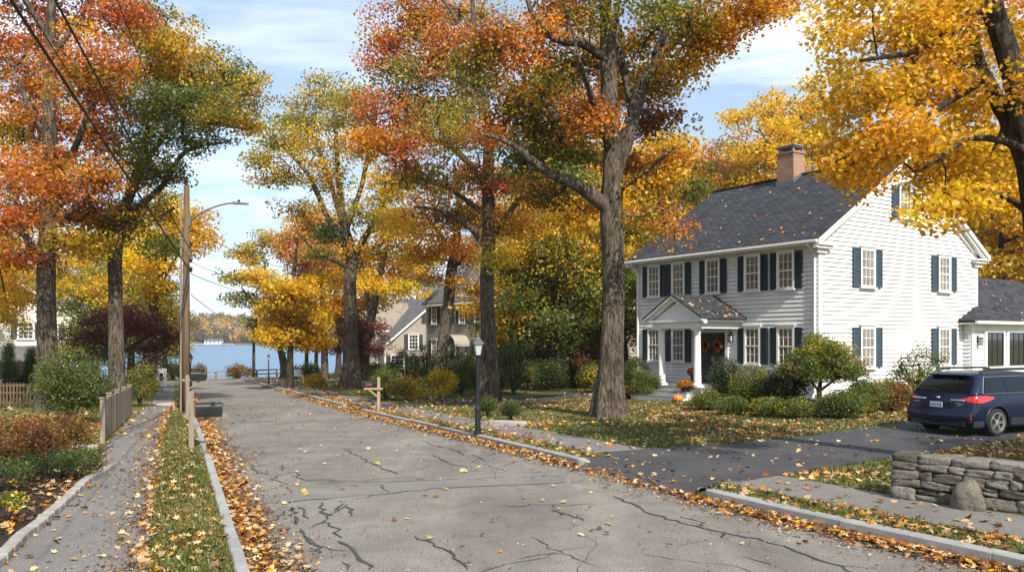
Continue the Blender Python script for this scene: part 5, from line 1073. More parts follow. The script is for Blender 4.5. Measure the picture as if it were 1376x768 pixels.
# number reads from the road: on the flat side facing the camera
mbx = [o for o in COL.objects if o.name.startswith('mailbox') and o.get('label', '').startswith('black mailbox with red')][0]; body_ = [c for c in mbx.children if c.name.startswith('mailbox_body')][0]
text('3208', .115, 'number_red', body_, Matrix.Translation((.34, .0955, .91)) @ Matrix.Rotation(R(180), 4, 'Z') @ Matrix.Rotation(R(90), 4, 'X'), .001)
# ================================================================== fences and small things
f0 = ground(138, 596)[:2]; f1 = ground(177, 558)[:2]; d = f1-f0; FL = np.linalg.norm(d); rzf = math.atan2(d[1], d[0])
fe = thing('board_fence', 'weathered grey board fence beside the pavement', 'fence', (*f0, float(zt(*f0))), rzf); b = MB(); x = .06; zf = lambda x: float(zt(*(f0+d/FL*x)))-float(zt(*f0))
while x < FL-.1: h = .93+random.uniform(-.01, .012); b.box(x, x+.125, -.012+random.uniform(-.003, .003), .012, zf(x)+.03, zf(x)+h); x += .134
b.build('boards', 'wood_gray', fe); b = MB()
for z in (.22, .75): b.bar((0, .035, zf(0)+z), (FL, .035, zf(FL)+z), .04, .09)
b.build('rail', 'wood_gray', fe)
for k in range(5):
    x = FL*k/4; b = MB(); b.box(x-.05, x+.05, .02 if k else -.05, .12 if k else .05, zf(x)-.2, zf(x)+.97); b.box(x-.07, x+.07, .0 if k else -.07, .14 if k else .07, zf(x)+.9705, zf(x)+1.0); b.build('post', 'wood_gray', fe)
p0 = ground(-60, 548)[:2]; p1 = ground(57, 547)[:2]; d = p1-p0; PL = np.linalg.norm(d); pk_ = thing('picket_fence', 'brown picket fence in front of the clipped conifers', 'fence', (*p0, float(zt(*p0))), math.atan2(d[1], d[0])); zf2 = lambda x: float(zt(*(p0+d/PL*x)))-float(zt(*p0))
b = MB(); x = 0
while x < PL: h = .93; b.prism([(x, -.012, zf2(x)+.06), (x+.055, -.012, zf2(x)+.06), (x+.055, -.012, zf2(x)+h-.03), (x+.0275, -.012, zf2(x)+h), (x, -.012, zf2(x)+h-.03)], (0, .02, 0)); x += .115
b.build('pickets', 'wood_pole', pk_); b = MB()
for z in (.2, .55, .82): b.bar((0, .03, zf2(0)+z), (PL, .03, zf2(PL)+z), .035, .08)
b.build('rail', 'wood_pole', pk_)
for k in range(3):
    x = .05+(PL-.1)*k/2; b = MB(); b.box(x-.055, x+.055, .05, .16, zf2(x)-.2, zf2(x)+1.0); b.box(x-.08, x+.08, .03, .18, zf2(x)+1.0005, zf2(x)+1.04); b.build('post', 'wood_pole', pk_)
# guard rail at the lake
q0 = W(262, 455, 84)[:2]; q1 = W(425, 455, 87)[:2]; d = q1-q0; QL = np.linalg.norm(d); gr = thing('guard_rail', 'low wooden guard rail at the end of the road by the lake', 'guard rail', (*q0, float(zt(*q0))), math.atan2(d[1], d[0])); zq_ = lambda x: float(zt(*(q0+d/QL*x)))-float(zt(*q0))
b = MB(); b.bar((0, 0, zq_(0)+.75), (QL, 0, zq_(QL)+.75), .10, .13); b.bar((0, 0, zq_(0)+.35), (QL, 0, zq_(QL)+.35), .08, .12); b.build('rail', 'wood_gray', gr)
for k in range(7): x = QL*k/6; b = MB(); b.box(x-.09, x+.09, .06, .24, zq_(x)-.4, zq_(x)+.85); b.build('post', 'wood_gray', gr)
# small white board on a post near the far curve, house number boards left
def board(label, g, w, h, z, rz, m='white', name='sign_board', two=True):
    t = thing(name, label, 'sign', g, rz); b = MB(); b.box(-w/2, w/2, -.02, .02, z, z+h); b.build('panel', m, t)
    for s in ((-1, 1) if two else (0,)): b = MB(); b.box(s*w/2*.9-.04, s*w/2*.9+.04, .021, .10, -.2, z+h+.05); b.build('post', 'white' if two else 'wood_gray', t)
    return t
board('white board sign beside the shrubs at the far curve', ground(400, 513), .95, .55, .45, .1)
t = board('small white sign with a dark mark in the yellow shrubs', ground(217, 527), .52, .95, .35, .35, two=False); b = MB(); b.box(-.08, .08, -.03, -.021, .62, 1.05); b.box(-.14, .14, -.0305, -.0215, .75, .83); b.build('mark', 'black', t)
sp_ = ground(656, 571); b = MB(); stone(b, (0, 0, .05), 1.05, .36, .16, 0, rg, .03, .25, 6); o = b.build('stone_step', 'stone_pale', smooth=True); o.location = (ground(683, 571)); o.rotation_euler = (0, 0, -.25); tag(o, 'flat pale stone step between the two clipped boxwoods', 'stone step')
for i, (px, py, s, lab) in enumerate(((115, 603, .42, 'flat pale stone lying at the end of the board fence'), (106, 598, .22, 'small white upright stone by the board fence'), (222, 545, .55, 'pale rounded rock by the pavement past the board fence'))):
    b = MB(); stone(b, (0, 0, .1*s), s*1.3, s*.8, (.3 if i != 1 else .9)*s, .3, rg, .1, .7, 6); o = b.build('rock', 'stone_pale', smooth=True); o.location = ground(px, py); tag(o, lab, 'rock')
# side path slab left
b = MB(); q = [ground(*p) for p in ((112, 602), (152, 600), (142, 611), (100, 612))]
b.poly([(p[0], p[1], p[2]+.014) for p in q]); tag(b.build('side_path', 'asphalt_new'), 'dark asphalt side path at the end of the board fence', 'path', kind='structure')
# ================================================================== wreaths, pots
def mound(b_root, c, rx, rz, P, n, leaf, seed, per=10, name='flowers', cr=.03):
    rg = np.random.default_rng(seed); d = rg.normal(size=(n, 3)); d[:, 2] = np.abs(d[:, 2])*1.1-.25; d /= np.linalg.norm(d, axis=1)[:, None]; C = np.array(c)+d*np.array([rx, rx, rz])
    v, col = leaf_cloud(C, [P]*n, per, cr, leaf, rg, QUAD*np.array([1.5, 1, 1]), 1, .3); return np_mesh(name, v, 4, 'leaf', b_root, col)
for y, lab in ((5.13, 'orange wreath on the far leaf of the dark double door'), (4.50, 'orange wreath on the near leaf of the dark double door')):
    p = hw(-.13, y, pz+1.55); t = thing('door_wreath', lab, 'wreath', p, RZ, 'wreaths on the front door'); b = MB(); b.tube([(0, .2*math.cos(a), .2*math.sin(a)) for a in np.linspace(0, 2*math.pi, 25)], .035, 8); b.build('ring', 'bark_dark', t, smooth=True)
    rg2 = np.random.default_rng(int(y*10)); a = rg2.random(130)*6.28; C = np.stack([rg2.normal(size=130)*.03-.02, (.2+rg2.normal(size=130)*.035)*np.cos(a), (.2+rg2.normal(size=130)*.035)*np.sin(a)], 1); v, col = leaf_cloud(C, [pal('OR', 3, 'RD', 2, 'AM', 1, 'RU', 1)]*130, 7, .022, .07, rg2, QUAD, 1); np_mesh('foliage', v, 4, 'leaf', t, col)
def pot(name, label, loc, pr, ph, P, fr_, seed, urn=False):
    t = thing(name, label, 'potted plant', loc, 0, 'potted chrysanthemums at the porch'); b = MB()
    if urn: b.lathe([(.13, 0), (.13, .03), (.07, .07), (.06, .14), (.12, .2), (.17, ph-.05), (.19, ph-.03), (.19, ph)], (0, 0, 0), 16)
    else: b.lathe([(pr*.7, 0), (pr, ph-.04), (pr*1.06, ph-.035), (pr*1.06, ph)], (0, 0, 0), 16)
    b.build('pot', 'pot', t, smooth=False); mound(t, (0, 0, ph+.02), fr_, fr_*.75, P, 120, .05, seed)
pot('potted_plant', 'orange chrysanthemums in a dark tub on the ground left of the porch steps', (*hw(-2.75, 6.72, 0)[:2], float(zt(*hw(-2.75, 6.72, 0)[:2]))), .2, .25, pal('OR', 4, 'RD', 2, 'AM', 1), .28, 1)
pot('potted_plant', 'orange chrysanthemums in a dark tub on the porch steps', hw(-2.62+.14, 3.95, pz-.17), .17, .2, pal('OR', 3, 'AM', 2, 'RU', 1), .27, 2)
pot('potted_plant', 'rusty chrysanthemums in a tall dark urn between the columns', hw(-1.55, 4.38, pz+.001), .19, .50, pal('RU', 3, 'OR', 1, 'BR', 1, 'OL', 1), .24, 3, True)
pk0 = hw(-3.1, 3.7, 0); pm = thing('pumpkin', 'orange pumpkin at the foot of the porch steps', 'pumpkin', (pk0[0], pk0[1], float(zt(pk0[0], pk0[1])))); b = MB(); n = 40; vs = []
for i in range(13):
    th = math.pi*i/12
    for k in range(n): a = 2*math.pi*k/n; r = .20*math.sin(th)**.8*(1+.09*abs(math.cos(a*5))); vs.append((r*math.cos(a), r*math.sin(a), .15-.145*math.cos(th)*(1-.25*math.exp(-(math.sin(th)/.3)**2))))
b.add(vs, [(i*n+k, i*n+(k+1) % n, (i+1)*n+(k+1) % n, (i+1)*n+k) for i in range(12) for k in range(n)]); M['pumpkin'] = noisy('pumpkin_skin', [(.3, (.45, .15, .03)), (.7, (.58, .24, .06))], 8, .5); b.build('body', 'pumpkin', pm, smooth=True); b = MB(); b.tube([(0, 0, .27), (.01, 0, .33), (.04, .01, .36)], [.03, .02, .022], 7); b.build('stalk', 'wood_tan', pm)
# ================================================================== palettes
pRED = pal('RD', 4, 'OR', 3, 'AM', 1.6, 'OL', 1.1); pREDG = pal('RD', 2, 'OR', 2, 'OL', 2, 'GO', 1.5); pOLG = pal('OL', 3, 'G', 2, 'GO', 2.6, 'AM', 1.3); pGRN = pal('G', 4, 'LG', 2, 'OL', 2); pGOL = pal('GO', 3, 'OL', 3, 'YE', 1, 'G', 1)
pYEL = pal('YE', 5, 'AM', 2, 'GO', 2); pAMB = pal('AM', 3, 'YE', 5, 'OR', .5, 'GO', 1.5); pORA = pal('OR', 4, 'AM', 2, 'RU', 1.5, 'GO', 1, 'OL', .8); pRUST = pal('RU', 3, 'OR', 3, 'OL', 2, 'G', 1); pOKG = pal('G', 3, 'OL', 3, 'OR', 1.2, 'GO', 1, 'RU', .6)
pPNK = pal('PK', 4, 'AM', 2, 'YE', 1, 'CR', 1); pMAR = pal('MR', 4, 'MR2', 2, 'BR', .6); pDGR = pal('DG', 3, 'G', 2, 'BG', 1); pSHR = pal('G', 4, 'DG', 2, 'LG', 1.4, 'OL', .8); pYSH = pal('YE', 2, 'LG', 2, 'GO', 2)
pYGR = pal('YE', 2, 'GO', 2, 'LG', 2, 'G', 2)
OKQ = QUAD*np.array([1.35, 1, 1.2])
# ------------------------------------------------------------------ left side
photo_tree('maple_tree', 'tall red and orange maple behind the big green bush', (66, 553), [(66, 520, 27), (63, 430, 24), (62, 350, 23), (68, 250, 20), (66, 120, 15), (70, -20, 10), (72, -180, 5)],
    [[(63, 350, 12), (40, 320, 10), (20, 250, 7), (-10, 190, 4)], [(66, 250, 12), (100, 200, 9), (125, 130, 6)], [(67, 190, 10), (40, 140, 7), (10, 80, 4)], [(68, 300, 10), (110, 270, 7), (150, 225, 4)], [(68, 80, 9), (110, 20, 6), (140, -60, 3)], [(68, 60, 8), (30, -10, 5), (0, -70, 3)]],
    [(35, 60, None, 75, 60, 60, pRED), (115, 90, None, 62, 60, 55, pRED), (60, 150, None, 60, 45, 30, pREDG), (20, 170, None, 60, 45, 36, pOLG), (120, 185, None, 52, 45, 45, pRED), (60, 235, None, 75, 35, 55, pRED), (20, 290, None, 65, 35, 50, pRED), (105, 285, None, 55, 32, 42, pRED), (140, 240, None, 40, 32, 24, pREDG), (-30, 230, None, 60, 60, 30, pRED),
     (25, 345, None, 45, 22, 26, pRED), (95, 325, None, 35, 18, 16, pREDG), (100, -10, None, 80, 55, 50, pRED), (20, -40, None, 80, 60, 40, pREDG), (165, 20, None, 38, 38, 26, pRED), (70, -130, None, 90, 70, 45, pRED), (40, 110, 3.5, 80, 80, 50, pREDG), (50, 250, -3.5, 70, 60, 30, pRED), (150, 130, None, 35, 45, 22, pRED), (5, 395, 2, 30, 25, 14, pAMB)],
    101, leaf=.17, per=62, cr=.42, spread=2.6, shape=OKQ)
photo_tree('oak_tree', 'green and gold oak spreading over the pavement beyond the red maple', (157, 513), [(157, 480, 20), (155, 400, 18), (155, 340, 18), (165, 290, 15), (185, 230, 12), (205, 150, 8), (215, 60, 4)],
    [[(156, 340, 12), (135, 300, 9), (120, 270, 6)], [(165, 290, 10), (215, 255, 8), (250, 205, 6), (310, 190, 3)], [(180, 245, 9), (215, 190, 7), (270, 130, 5), (320, 110, 3)], [(160, 310, 9), (200, 300, 6), (235, 280, 3)], [(200, 160, 7), (240, 90, 5), (255, 50, 3)]],
    [(235, 75, None, 50, 38, 48, pOLG), (285, 105, None, 50, 36, 48, pOLG), (330, 125, None, 32, 24, 22, pOLG), (200, 90, None, 45, 45, 38, pOLG), (235, 140, None, 60, 30, 42, pGRN), (300, 160, None, 48, 25, 34, pOLG), (190, 165, None, 45, 35, 32, pGRN), (255, 190, None, 50, 20, 24, pGRN), (330, 165, None, 24, 18, 12, pOLG), (180, 220, None, 40, 35, 28, pOLG), (215, 235, None, 38, 20, 22, pGRN),
     (195, 290, None, 50, 32, 44, pOLG), (150, 300, None, 45, 30, 32, pOLG), (215, 330, None, 32, 18, 18, pGRN), (125, 330, None, 30, 26, 20, pOLG), (240, 60, 3, 60, 40, 26, pOLG), (180, 40, None, 40, 40, 22, pOLG), (220, 20, None, 40, 26, 14, pOLG), (345, 105, None, 14, 12, 5, pOLG), (250, 110, 1.5, 80, 50, 60, pOLG), (210, 180, -1.5, 60, 60, 40, pGRN), (290, 140, 0, 60, 40, 36, pOLG)],
    102, depth=30, leaf=.165, per=50, cr=.34, nb=1.0, spread=2.4, shape=OKQ)
photo_tree('maple_tree', 'yellow maple behind the tall utility pole', (206, 512), [(205, 470, 10), (210, 400, 8), (225, 330, 6), (235, 280, 3)], [[(210, 400, 5), (235, 350, 3), (255, 320, 2)], [(207, 430, 5), (190, 380, 3)]],
    [(245, 300, None, 38, 24, 44, pYEL), (215, 340, None, 32, 30, 36, pYEL), (265, 325, None, 24, 18, 18, pYEL), (210, 390, None, 24, 26, 26, pYGR), (190, 360, None, 30, 30, 26, pYEL), (225, 270, None, 30, 20, 20, pGOL), (215, 430, None, 20, 22, 18, pYGR), (175, 320, 3, 45, 35, 30, pYEL), (150, 390, 3, 35, 30, 18, pYEL)],
    103, depth=46, leaf=.24, per=55, cr=.55, shape=OKQ)
photo_tree('japanese_maple_tree', 'dark red japanese maple round the oak trunk', (160, 520), [(162, 490, 10), (165, 460, 7), (175, 440, 4)], [[(163, 480, 6), (130, 455, 4), (110, 440, 2)], [(164, 475, 6), (200, 450, 4), (225, 440, 2)]],
    [(135, 440, None, 42, 24, 42, pMAR), (195, 435, None, 42, 20, 42, pMAR), (110, 470, None, 30, 18, 22, pMAR), (205, 465, None, 30, 20, 30, pMAR), (165, 420, None, 38, 15, 26, pMAR), (230, 455, None, 22, 14, 14, pMAR), (190, 490, None, 25, 14, 16, pMAR)],
    104, depth=37, leaf=.125, per=80, cr=.34, flat=.4, cat='tree', bark='bark_dark')
photo_tree('maple_tree', 'golden maple at the left edge in front of the beige house', (-14, 520), [(-14, 480, 14), (-16, 380, 11), (-20, 300, 6)], [[(-14, 420, 6), (10, 390, 4), (25, 370, 2)]], [(5, 385, None, 38, 30, 40, pAMB), (-30, 370, None, 40, 40, 30, pAMB), (10, 425, None, 26, 24, 20, pYEL), (35, 400, None, 22, 18, 12, pORA), (0, 330, None, 45, 30, 26, pREDG)], 105, depth=40, leaf=.2, per=50, cr=.5, shape=OKQ)
# ------------------------------------------------------------------ middle distance
photo_tree('oak_tree', 'gold and green oak on the open lawn left of the taupe saltbox', (472, 521), [(472, 500, 22), (471, 440, 18), (470, 380, 17), (473, 345, 16), (462, 300, 12), (455, 240, 8), (450, 150, 4)],
    [[(473, 345, 12), (440, 290, 8), (415, 235, 6), (385, 205, 3)], [(472, 350, 11), (500, 300, 8), (525, 250, 6), (560, 220, 3)], [(462, 300, 8), (440, 230, 6), (415, 160, 3)], [(465, 310, 8), (490, 230, 6), (500, 160, 3)], [(471, 360, 7), (430, 340, 4), (395, 310, 2)]],
    [(440, 130, None, 40, 30, 40, pGOL), (400, 160, None, 36, 30, 38, pGOL), (475, 140, None, 40, 30, 36, pGOL), (370, 190, None, 36, 24, 34, pGOL), (345, 215, None, 22, 18, 16, pGOL), (420, 200, None, 40, 24, 28, pGOL), (375, 240, None, 36, 22, 26, pOLG), (440, 240, None, 36, 22, 20, pOLG), (500, 190, None, 40, 30, 32, pGOL), (405, 280, None, 32, 16, 16, pOLG), (440, 310, None, 36, 18, 22, pGRN), (490, 290, None, 40, 22, 26, pOLG), (530, 260, None, 40, 25, 26, pGOL), (545, 310, None, 40, 22, 26, pAMB), (500, 335, None, 40, 15, 20, pOLG), (430, 340, None, 26, 12, 12, pGRN), (450, 180, 3.5, 70, 50, 32, pGOL), (455, 260, -3, 50, 40, 16, pOLG)],
    106, leaf=.24, per=48, cr=.55, spread=3, shape=OKQ)
photo_tree('oak_tree', 'olive and gold oak leaning at the lake shore', (384, 508), [(383, 495, 11), (377, 470, 8), (371, 440, 7), (362, 400, 5), (355, 350, 3)], [[(372, 440, 4), (345, 410, 3), (325, 385, 2)], [(368, 425, 4), (385, 380, 3), (385, 350, 2)], [(362, 400, 3), (335, 360, 2), (318, 345, 1.5)]],
    [(335, 345, None, 26, 16, 26, pGOL), (365, 325, None, 26, 16, 24, pGOL), (318, 370, None, 20, 12, 16, pGOL), (345, 375, None, 28, 14, 24, pAMB), (325, 400, None, 18, 10, 12, pOLG), (350, 412, None, 24, 12, 18, pOLG), (340, 432, None, 18, 9, 12, pGRN), (375, 395, None, 26, 20, 22, pOLG), (365, 452, None, 20, 10, 9, pOLG), (395, 465, None, 14, 8, 5, pOLG)],
    107, depth=80, leaf=.36, per=50, cr=.7, spread=2, shape=OKQ)
photo_tree('maple_tree', 'bright yellow maple with a straight dark trunk at the far curve', (390, 521), [(390, 505, 9), (390, 470, 8), (391, 430, 7), (395, 370, 5), (400, 320, 3)], [[(391, 450, 4), (370, 425, 3), (355, 410, 2)], [(391, 440, 4), (420, 410, 3), (435, 390, 2)], [(394, 380, 3), (415, 350, 2)]],
    [(385, 425, None, 30, 20, 34, pYEL), (415, 430, None, 32, 20, 38, pYEL), (400, 395, None, 32, 22, 34, pYEL), (375, 452, None, 26, 12, 20, pYEL), (410, 458, None, 28, 9, 18, pYEL), (425, 385, None, 24, 16, 18, pYEL), (382, 392, None, 20, 16, 16, pYEL), (430, 462, None, 22, 8, 12, pYEL)],
    108, leaf=.3, per=56, cr=.55, shape=OKQ, bark='bark_dark')
photo_tree('maple_tree', 'pinkish orange maple rising behind the yellow maple', (436, 502), [(436, 480, 9), (434, 420, 8), (432, 350, 5), (430, 300, 3)], [[(434, 420, 4), (455, 380, 3), (470, 350, 2)], [(434, 410, 4), (415, 370, 3)]], [(425, 325, None, 34, 26, 36, pPNK), (400, 345, None, 28, 24, 26, pPNK), (455, 350, None, 34, 28, 34, pPNK), (430, 375, None, 36, 24, 30, pPNK), (480, 380, None, 30, 28, 26, pPNK), (455, 410, None, 34, 18, 22, pAMB), (415, 305, -2, 28, 20, 26, pPNK), (440, 300, -2, 22, 18, 18, pPNK), (395, 325, -2, 22, 18, 20, pPNK), (425, 350, -4, 40, 24, 30, pPNK), (500, 400, None, 26, 24, 18, pAMB), (470, 430, None, 34, 14, 18, pORA)], 109, depth=70, nb=1.3, leaf=.34, per=54, cr=.65, shape=OKQ)
for i, (px, d_, w_, lab, h0) in enumerate(((412, 82, 5, 'slim dark tree trunk against the lake, left one of the pair by the yellow maple', 430), (425, 86, 5, 'slim dark tree trunk against the lake, right one of the pair by the yellow maple', 425), (455, 84, 7, 'dark trunked tree at the lake left of the lawn oak', 400), (500, 88, 7, 'dark trunked tree at the lake right of the lawn oak', 390))):
    photo_tree('lakeside_tree', lab, (px, 500), [(px, 480, w_), (px+1, 440, w_*.8), (px, h0, w_*.5)], [], [(px, h0+15, None, 22, 20, 14, pAMB), (px+8, h0-15, None, 22, 18, 12, pYEL if i % 2 else pORA)], 120+i, depth=d_, leaf=.36, per=44, cr=.7, shape=OKQ, bark='bark_dark', group='slim trees at the lake edge')
photo_tree('japanese_maple_tree', 'dark red japanese maple on the lawn before the taupe saltbox', (482, 496), [(482, 485, 8), (483, 460, 6), (484, 440, 4)], [[(482, 475, 4), (462, 450, 3)], [(483, 470, 4), (503, 450, 3)]], [(468, 450, None, 26, 18, 32, pMAR), (497, 452, None, 26, 18, 32, pMAR), (482, 435, None, 28, 13, 24, pMAR), (455, 465, None, 18, 14, 16, pMAR), (508, 470, None, 18, 14, 16, pMAR), (485, 468, None, 28, 12, 18, pMAR)], 110, depth=62, leaf=.2, per=64, cr=.4, bark='bark_dark', flat=.5)
photo_tree('maple_tree', 'yellow maple with forked trunk behind the lawn oak', (490, 500), [(490, 470, 13), (500, 420, 12), (508, 380, 10), (520, 330, 6)], [[(498, 425, 8), (490, 380, 6), (480, 330, 4)], [(506, 395, 6), (535, 375, 4), (560, 368, 2)]], [(490, 340, None, 40, 22, 30, pYEL), (530, 355, None, 40, 20, 30, pYEL), (545, 385, None, 30, 12, 14, pYGR), (505, 380, None, 34, 16, 18, pYEL), (565, 340, None, 34, 22, 24, pYGR), (465, 365, None, 28, 18, 16, pYEL), (525, 310, None, 40, 25, 24, pAMB)], 111, depth=64, leaf=.3, per=52, cr=.6, shape=OKQ)
photo_tree('oak_tree', 'slanting trunk oak in front of the grey house', (592, 508), [(593, 480, 15), (600, 430, 15), (606, 370, 15), (612, 330, 12), (616, 280, 8), (610, 220, 4)], [[(608, 360, 7), (640, 330, 5), (660, 300, 3)], [(610, 340, 7), (580, 300, 5), (555, 270, 3)]],
    [(595, 330, None, 40, 22, 34, pORA), (560, 300, None, 42, 24, 34, pAMB), (625, 345, None, 30, 18, 20, pORA), (620, 290, None, 42, 24, 30, pOKG), (580, 260, None, 44, 28, 30, pOKG), (600, 375, None, 34, 10, 12, pORA), (550, 340, None, 30, 14, 14, pYEL), (635, 250, None, 40, 28, 24, pORA), (530, 280, None, 34, 22, 20, pAMB)],
    112, depth=46, leaf=.22, per=46, cr=.48, shape=OKQ)
photo_tree('oak_tree', 'tall straight oak with orange and red crown behind the nearest lamp post', (657, 540), [(657, 510, 24), (656, 440, 20), (654, 380, 19), (657, 330, 18), (656, 250, 17), (655, 160, 12), (640, 60, 8), (630, -60, 4)],
    [[(656, 335, 12), (625, 300, 8), (590, 285, 5), (555, 280, 3)], [(657, 320, 11), (690, 280, 8), (715, 240, 4)], [(656, 250, 10), (610, 200, 8), (560, 180, 5), (520, 170, 3)], [(655, 210, 10), (690, 150, 7), (710, 90, 4)], [(653, 150, 8), (600, 90, 6), (550, 50, 3)], [(645, 90, 7), (610, 20, 5), (570, -30, 3)], [(656, 290, 8), (600, 250, 5), (550, 240, 3)]],
    [(535, 40, None, 42, 36, 46, pRED), (575, 20, None, 50, 40, 50, pORA), (510, 75, None, 26, 26, 24, pRED), (600, 70, None, 55, 38, 56, pREDG), (545, 100, None, 50, 30, 42, pOKG), (640, 30, None, 52, 40, 46, pORA), (640, 110, None, 55, 35, 50, pOKG), (520, 150, None, 45, 30, 46, pRED), (570, 150, None, 45, 30, 38, pOKG), (500, 200, None, 38, 28, 36, pRED), (550, 200, None, 45, 26, 34, pREDG), (610, 170, None, 50, 30, 42, pOKG), (660, 180, None, 45, 30, 34, pORA), (580, 235, None, 50, 22, 30, pOKG), (640, 240, None, 50, 25, 34, pRUST), (520, 245, None, 36, 20, 22, pAMB), (690, 250, None, 40, 25, 30, pRED), (640, 290, None, 45, 20, 26, pORA), (690, 300, None, 38, 20, 24, pRED), (595, 285, None, 40, 18, 20, pOKG), (665, 345, None, 30, 15, 12, pGOL), (560, -40, None, 60, 40, 36, pRED), (640, -60, None, 70, 45, 40, pORA), (690, 60, None, 45, 45, 34, pORA), (600, 120, 3.8, 80, 70, 40, pORA), (600, 180, -3.4, 70, 60, 30, pREDG), (640, 395, 1, 22, 10, 7, pORA)],
    113, leaf=.18, per=46, cr=.46, spread=2.8, shape=OKQ)
photo_tree('maple_tree', 'yellow leaved maple with a slim forked trunk right of the straight oak', (709, 522), [(709, 490, 17), (708, 420, 14), (706, 370, 13), (712, 330, 10), (722, 290, 6), (725, 240, 3)], [[(707, 375, 8), (700, 330, 6), (703, 280, 3)], [(709, 400, 6), (685, 380, 4), (665, 365, 2)]],
    [(735, 320, None, 40, 24, 34, pYEL), (690, 340, None, 34, 22, 24, pAMB), (755, 350, None, 34, 20, 24, pYEL), (725, 280, None, 40, 24, 28, pORA), (660, 395, None, 36, 24, 28, pYEL), (690, 420, None, 30, 22, 22, pYEL), (675, 445, None, 26, 14, 14, pYEL), (770, 300, None, 36, 26, 26, pYEL), (735, 375, None, 30, 16, 14, pYGR), (700, 300, None, 34, 20, 20, pRED), (640, 420, 2, 26, 16, 16, pYEL)],
    114, leaf=.19, per=46, cr=.44, shape=OKQ)
# ------------------------------------------------------------------ the big oak
photo_tree('oak_tree', 'massive old oak with grey bark on the lawn of the white house', (820, 561), [(820, 545, 39), (821, 500, 32), (823, 430, 29), (824, 350, 30), (822, 290, 30), (824, 230, 27), (822, 170, 22), (818, 110, 22), (815, 40, 17), (812, -60, 11), (812, -170, 5)],
    [[(817, 280, 22, 0), (790, 258, 19, -.3), (755, 240, 15, -.6), (725, 222, 12, -.8), (690, 195, 8, -1), (650, 180, 5, -1)], [(826, 235, 22, 0), (842, 175, 20, .2), (856, 120, 17, .4), (880, 75, 14, .4), (920, 30, 10, .3), (960, -20, 6, 0)], [(850, 140, 13, .4), (835, 80, 11, .8), (830, 20, 9, 1), (845, -50, 5, 1)], [(880, 75, 10, .4), (905, 10, 9, 1), (900, -70, 5, 1.4)],
     [(815, 80, 12, 0), (780, 60, 11, -.6), (745, 55, 9, -1), (715, 15, 7, -1.3), (700, -50, 4, -1.4)], [(752, 80, 8, -1), (700, 66, 6, -1.2), (645, 70, 4, -1.4)], [(826, 260, 10, 0), (870, 230, 7, -1), (905, 200, 4, -1.6)], [(820, 200, 12, 0), (800, 150, 10, -2), (780, 90, 6, -3.4)], [(890, 60, 8, .4), (950, 30, 6, .2), (1010, 5, 3, 0)]],
    [(760, 95, None, 52, 36, 44, pOKG), (700, 60, None, 48, 36, 32, pORA), (830, 70, 2.4, 60, 32, 36, pOKG), (885, 110, 1.8, 46, 26, 34, pOKG), (850, 125, 2.2, 46, 24, 30, pORA), (725, 130, None, 52, 30, 42, pOKG), (785, 160, -1.6, 46, 30, 34, pRUST), (740, 180, .8, 46, 28, 38, pOKG), (690, 150, .6, 40, 28, 28, pRUST), (775, 205, 2, 40, 22, 22, pOKG), (872, 165, 2, 46, 24, 32, pRUST), (900, 205, None, 34, 20, 20, pORA), (850, 225, 2, 40, 24, 20, pRUST), (880, 250, None, 32, 18, 16, pOLG), (735, 262, .6, 34, 20, 22, pRUST), (780, 285, 1.8, 34, 16, 12, pORA), (700, 215, None, 38, 20, 24, pOKG), (960, 45, None, 36, 26, 34, pORA), (925, 85, None, 30, 22, 20, pOLG), (1000, 20, None, 42, 24, 34, pORA), (935, 20, None, 36, 30, 24, pOKG), (1040, 5, None, 32, 16, 16, pORA), (890, 20, None, 40, 32, 24, pOKG),
     (640, 100, None, 36, 26, 18, pOKG), (655, 60, None, 32, 26, 16, pORA), (760, 10, None, 55, 40, 34, pORA), (820, -20, None, 60, 40, 30, pOKG), (900, -60, None, 90, 50, 24, pORA), (760, -80, None, 90, 50, 24, pOKG), (1000, -50, None, 60, 40, 16, pORA), (830, -150, None, 110, 60, 16, pOKG), (810, 90, 4, 100, 70, 40, pRUST), (820, -10, -3, 100, 40, 24, pOKG), (910, 310, 1.5, 26, 15, 6, pORA), (875, 290, None, 24, 12, 8, pRUST)],
    115, leaf=.17, per=54, cr=.42, spread=2.4, shape=OKQ, sides=44, rough=.07, flare=.34)
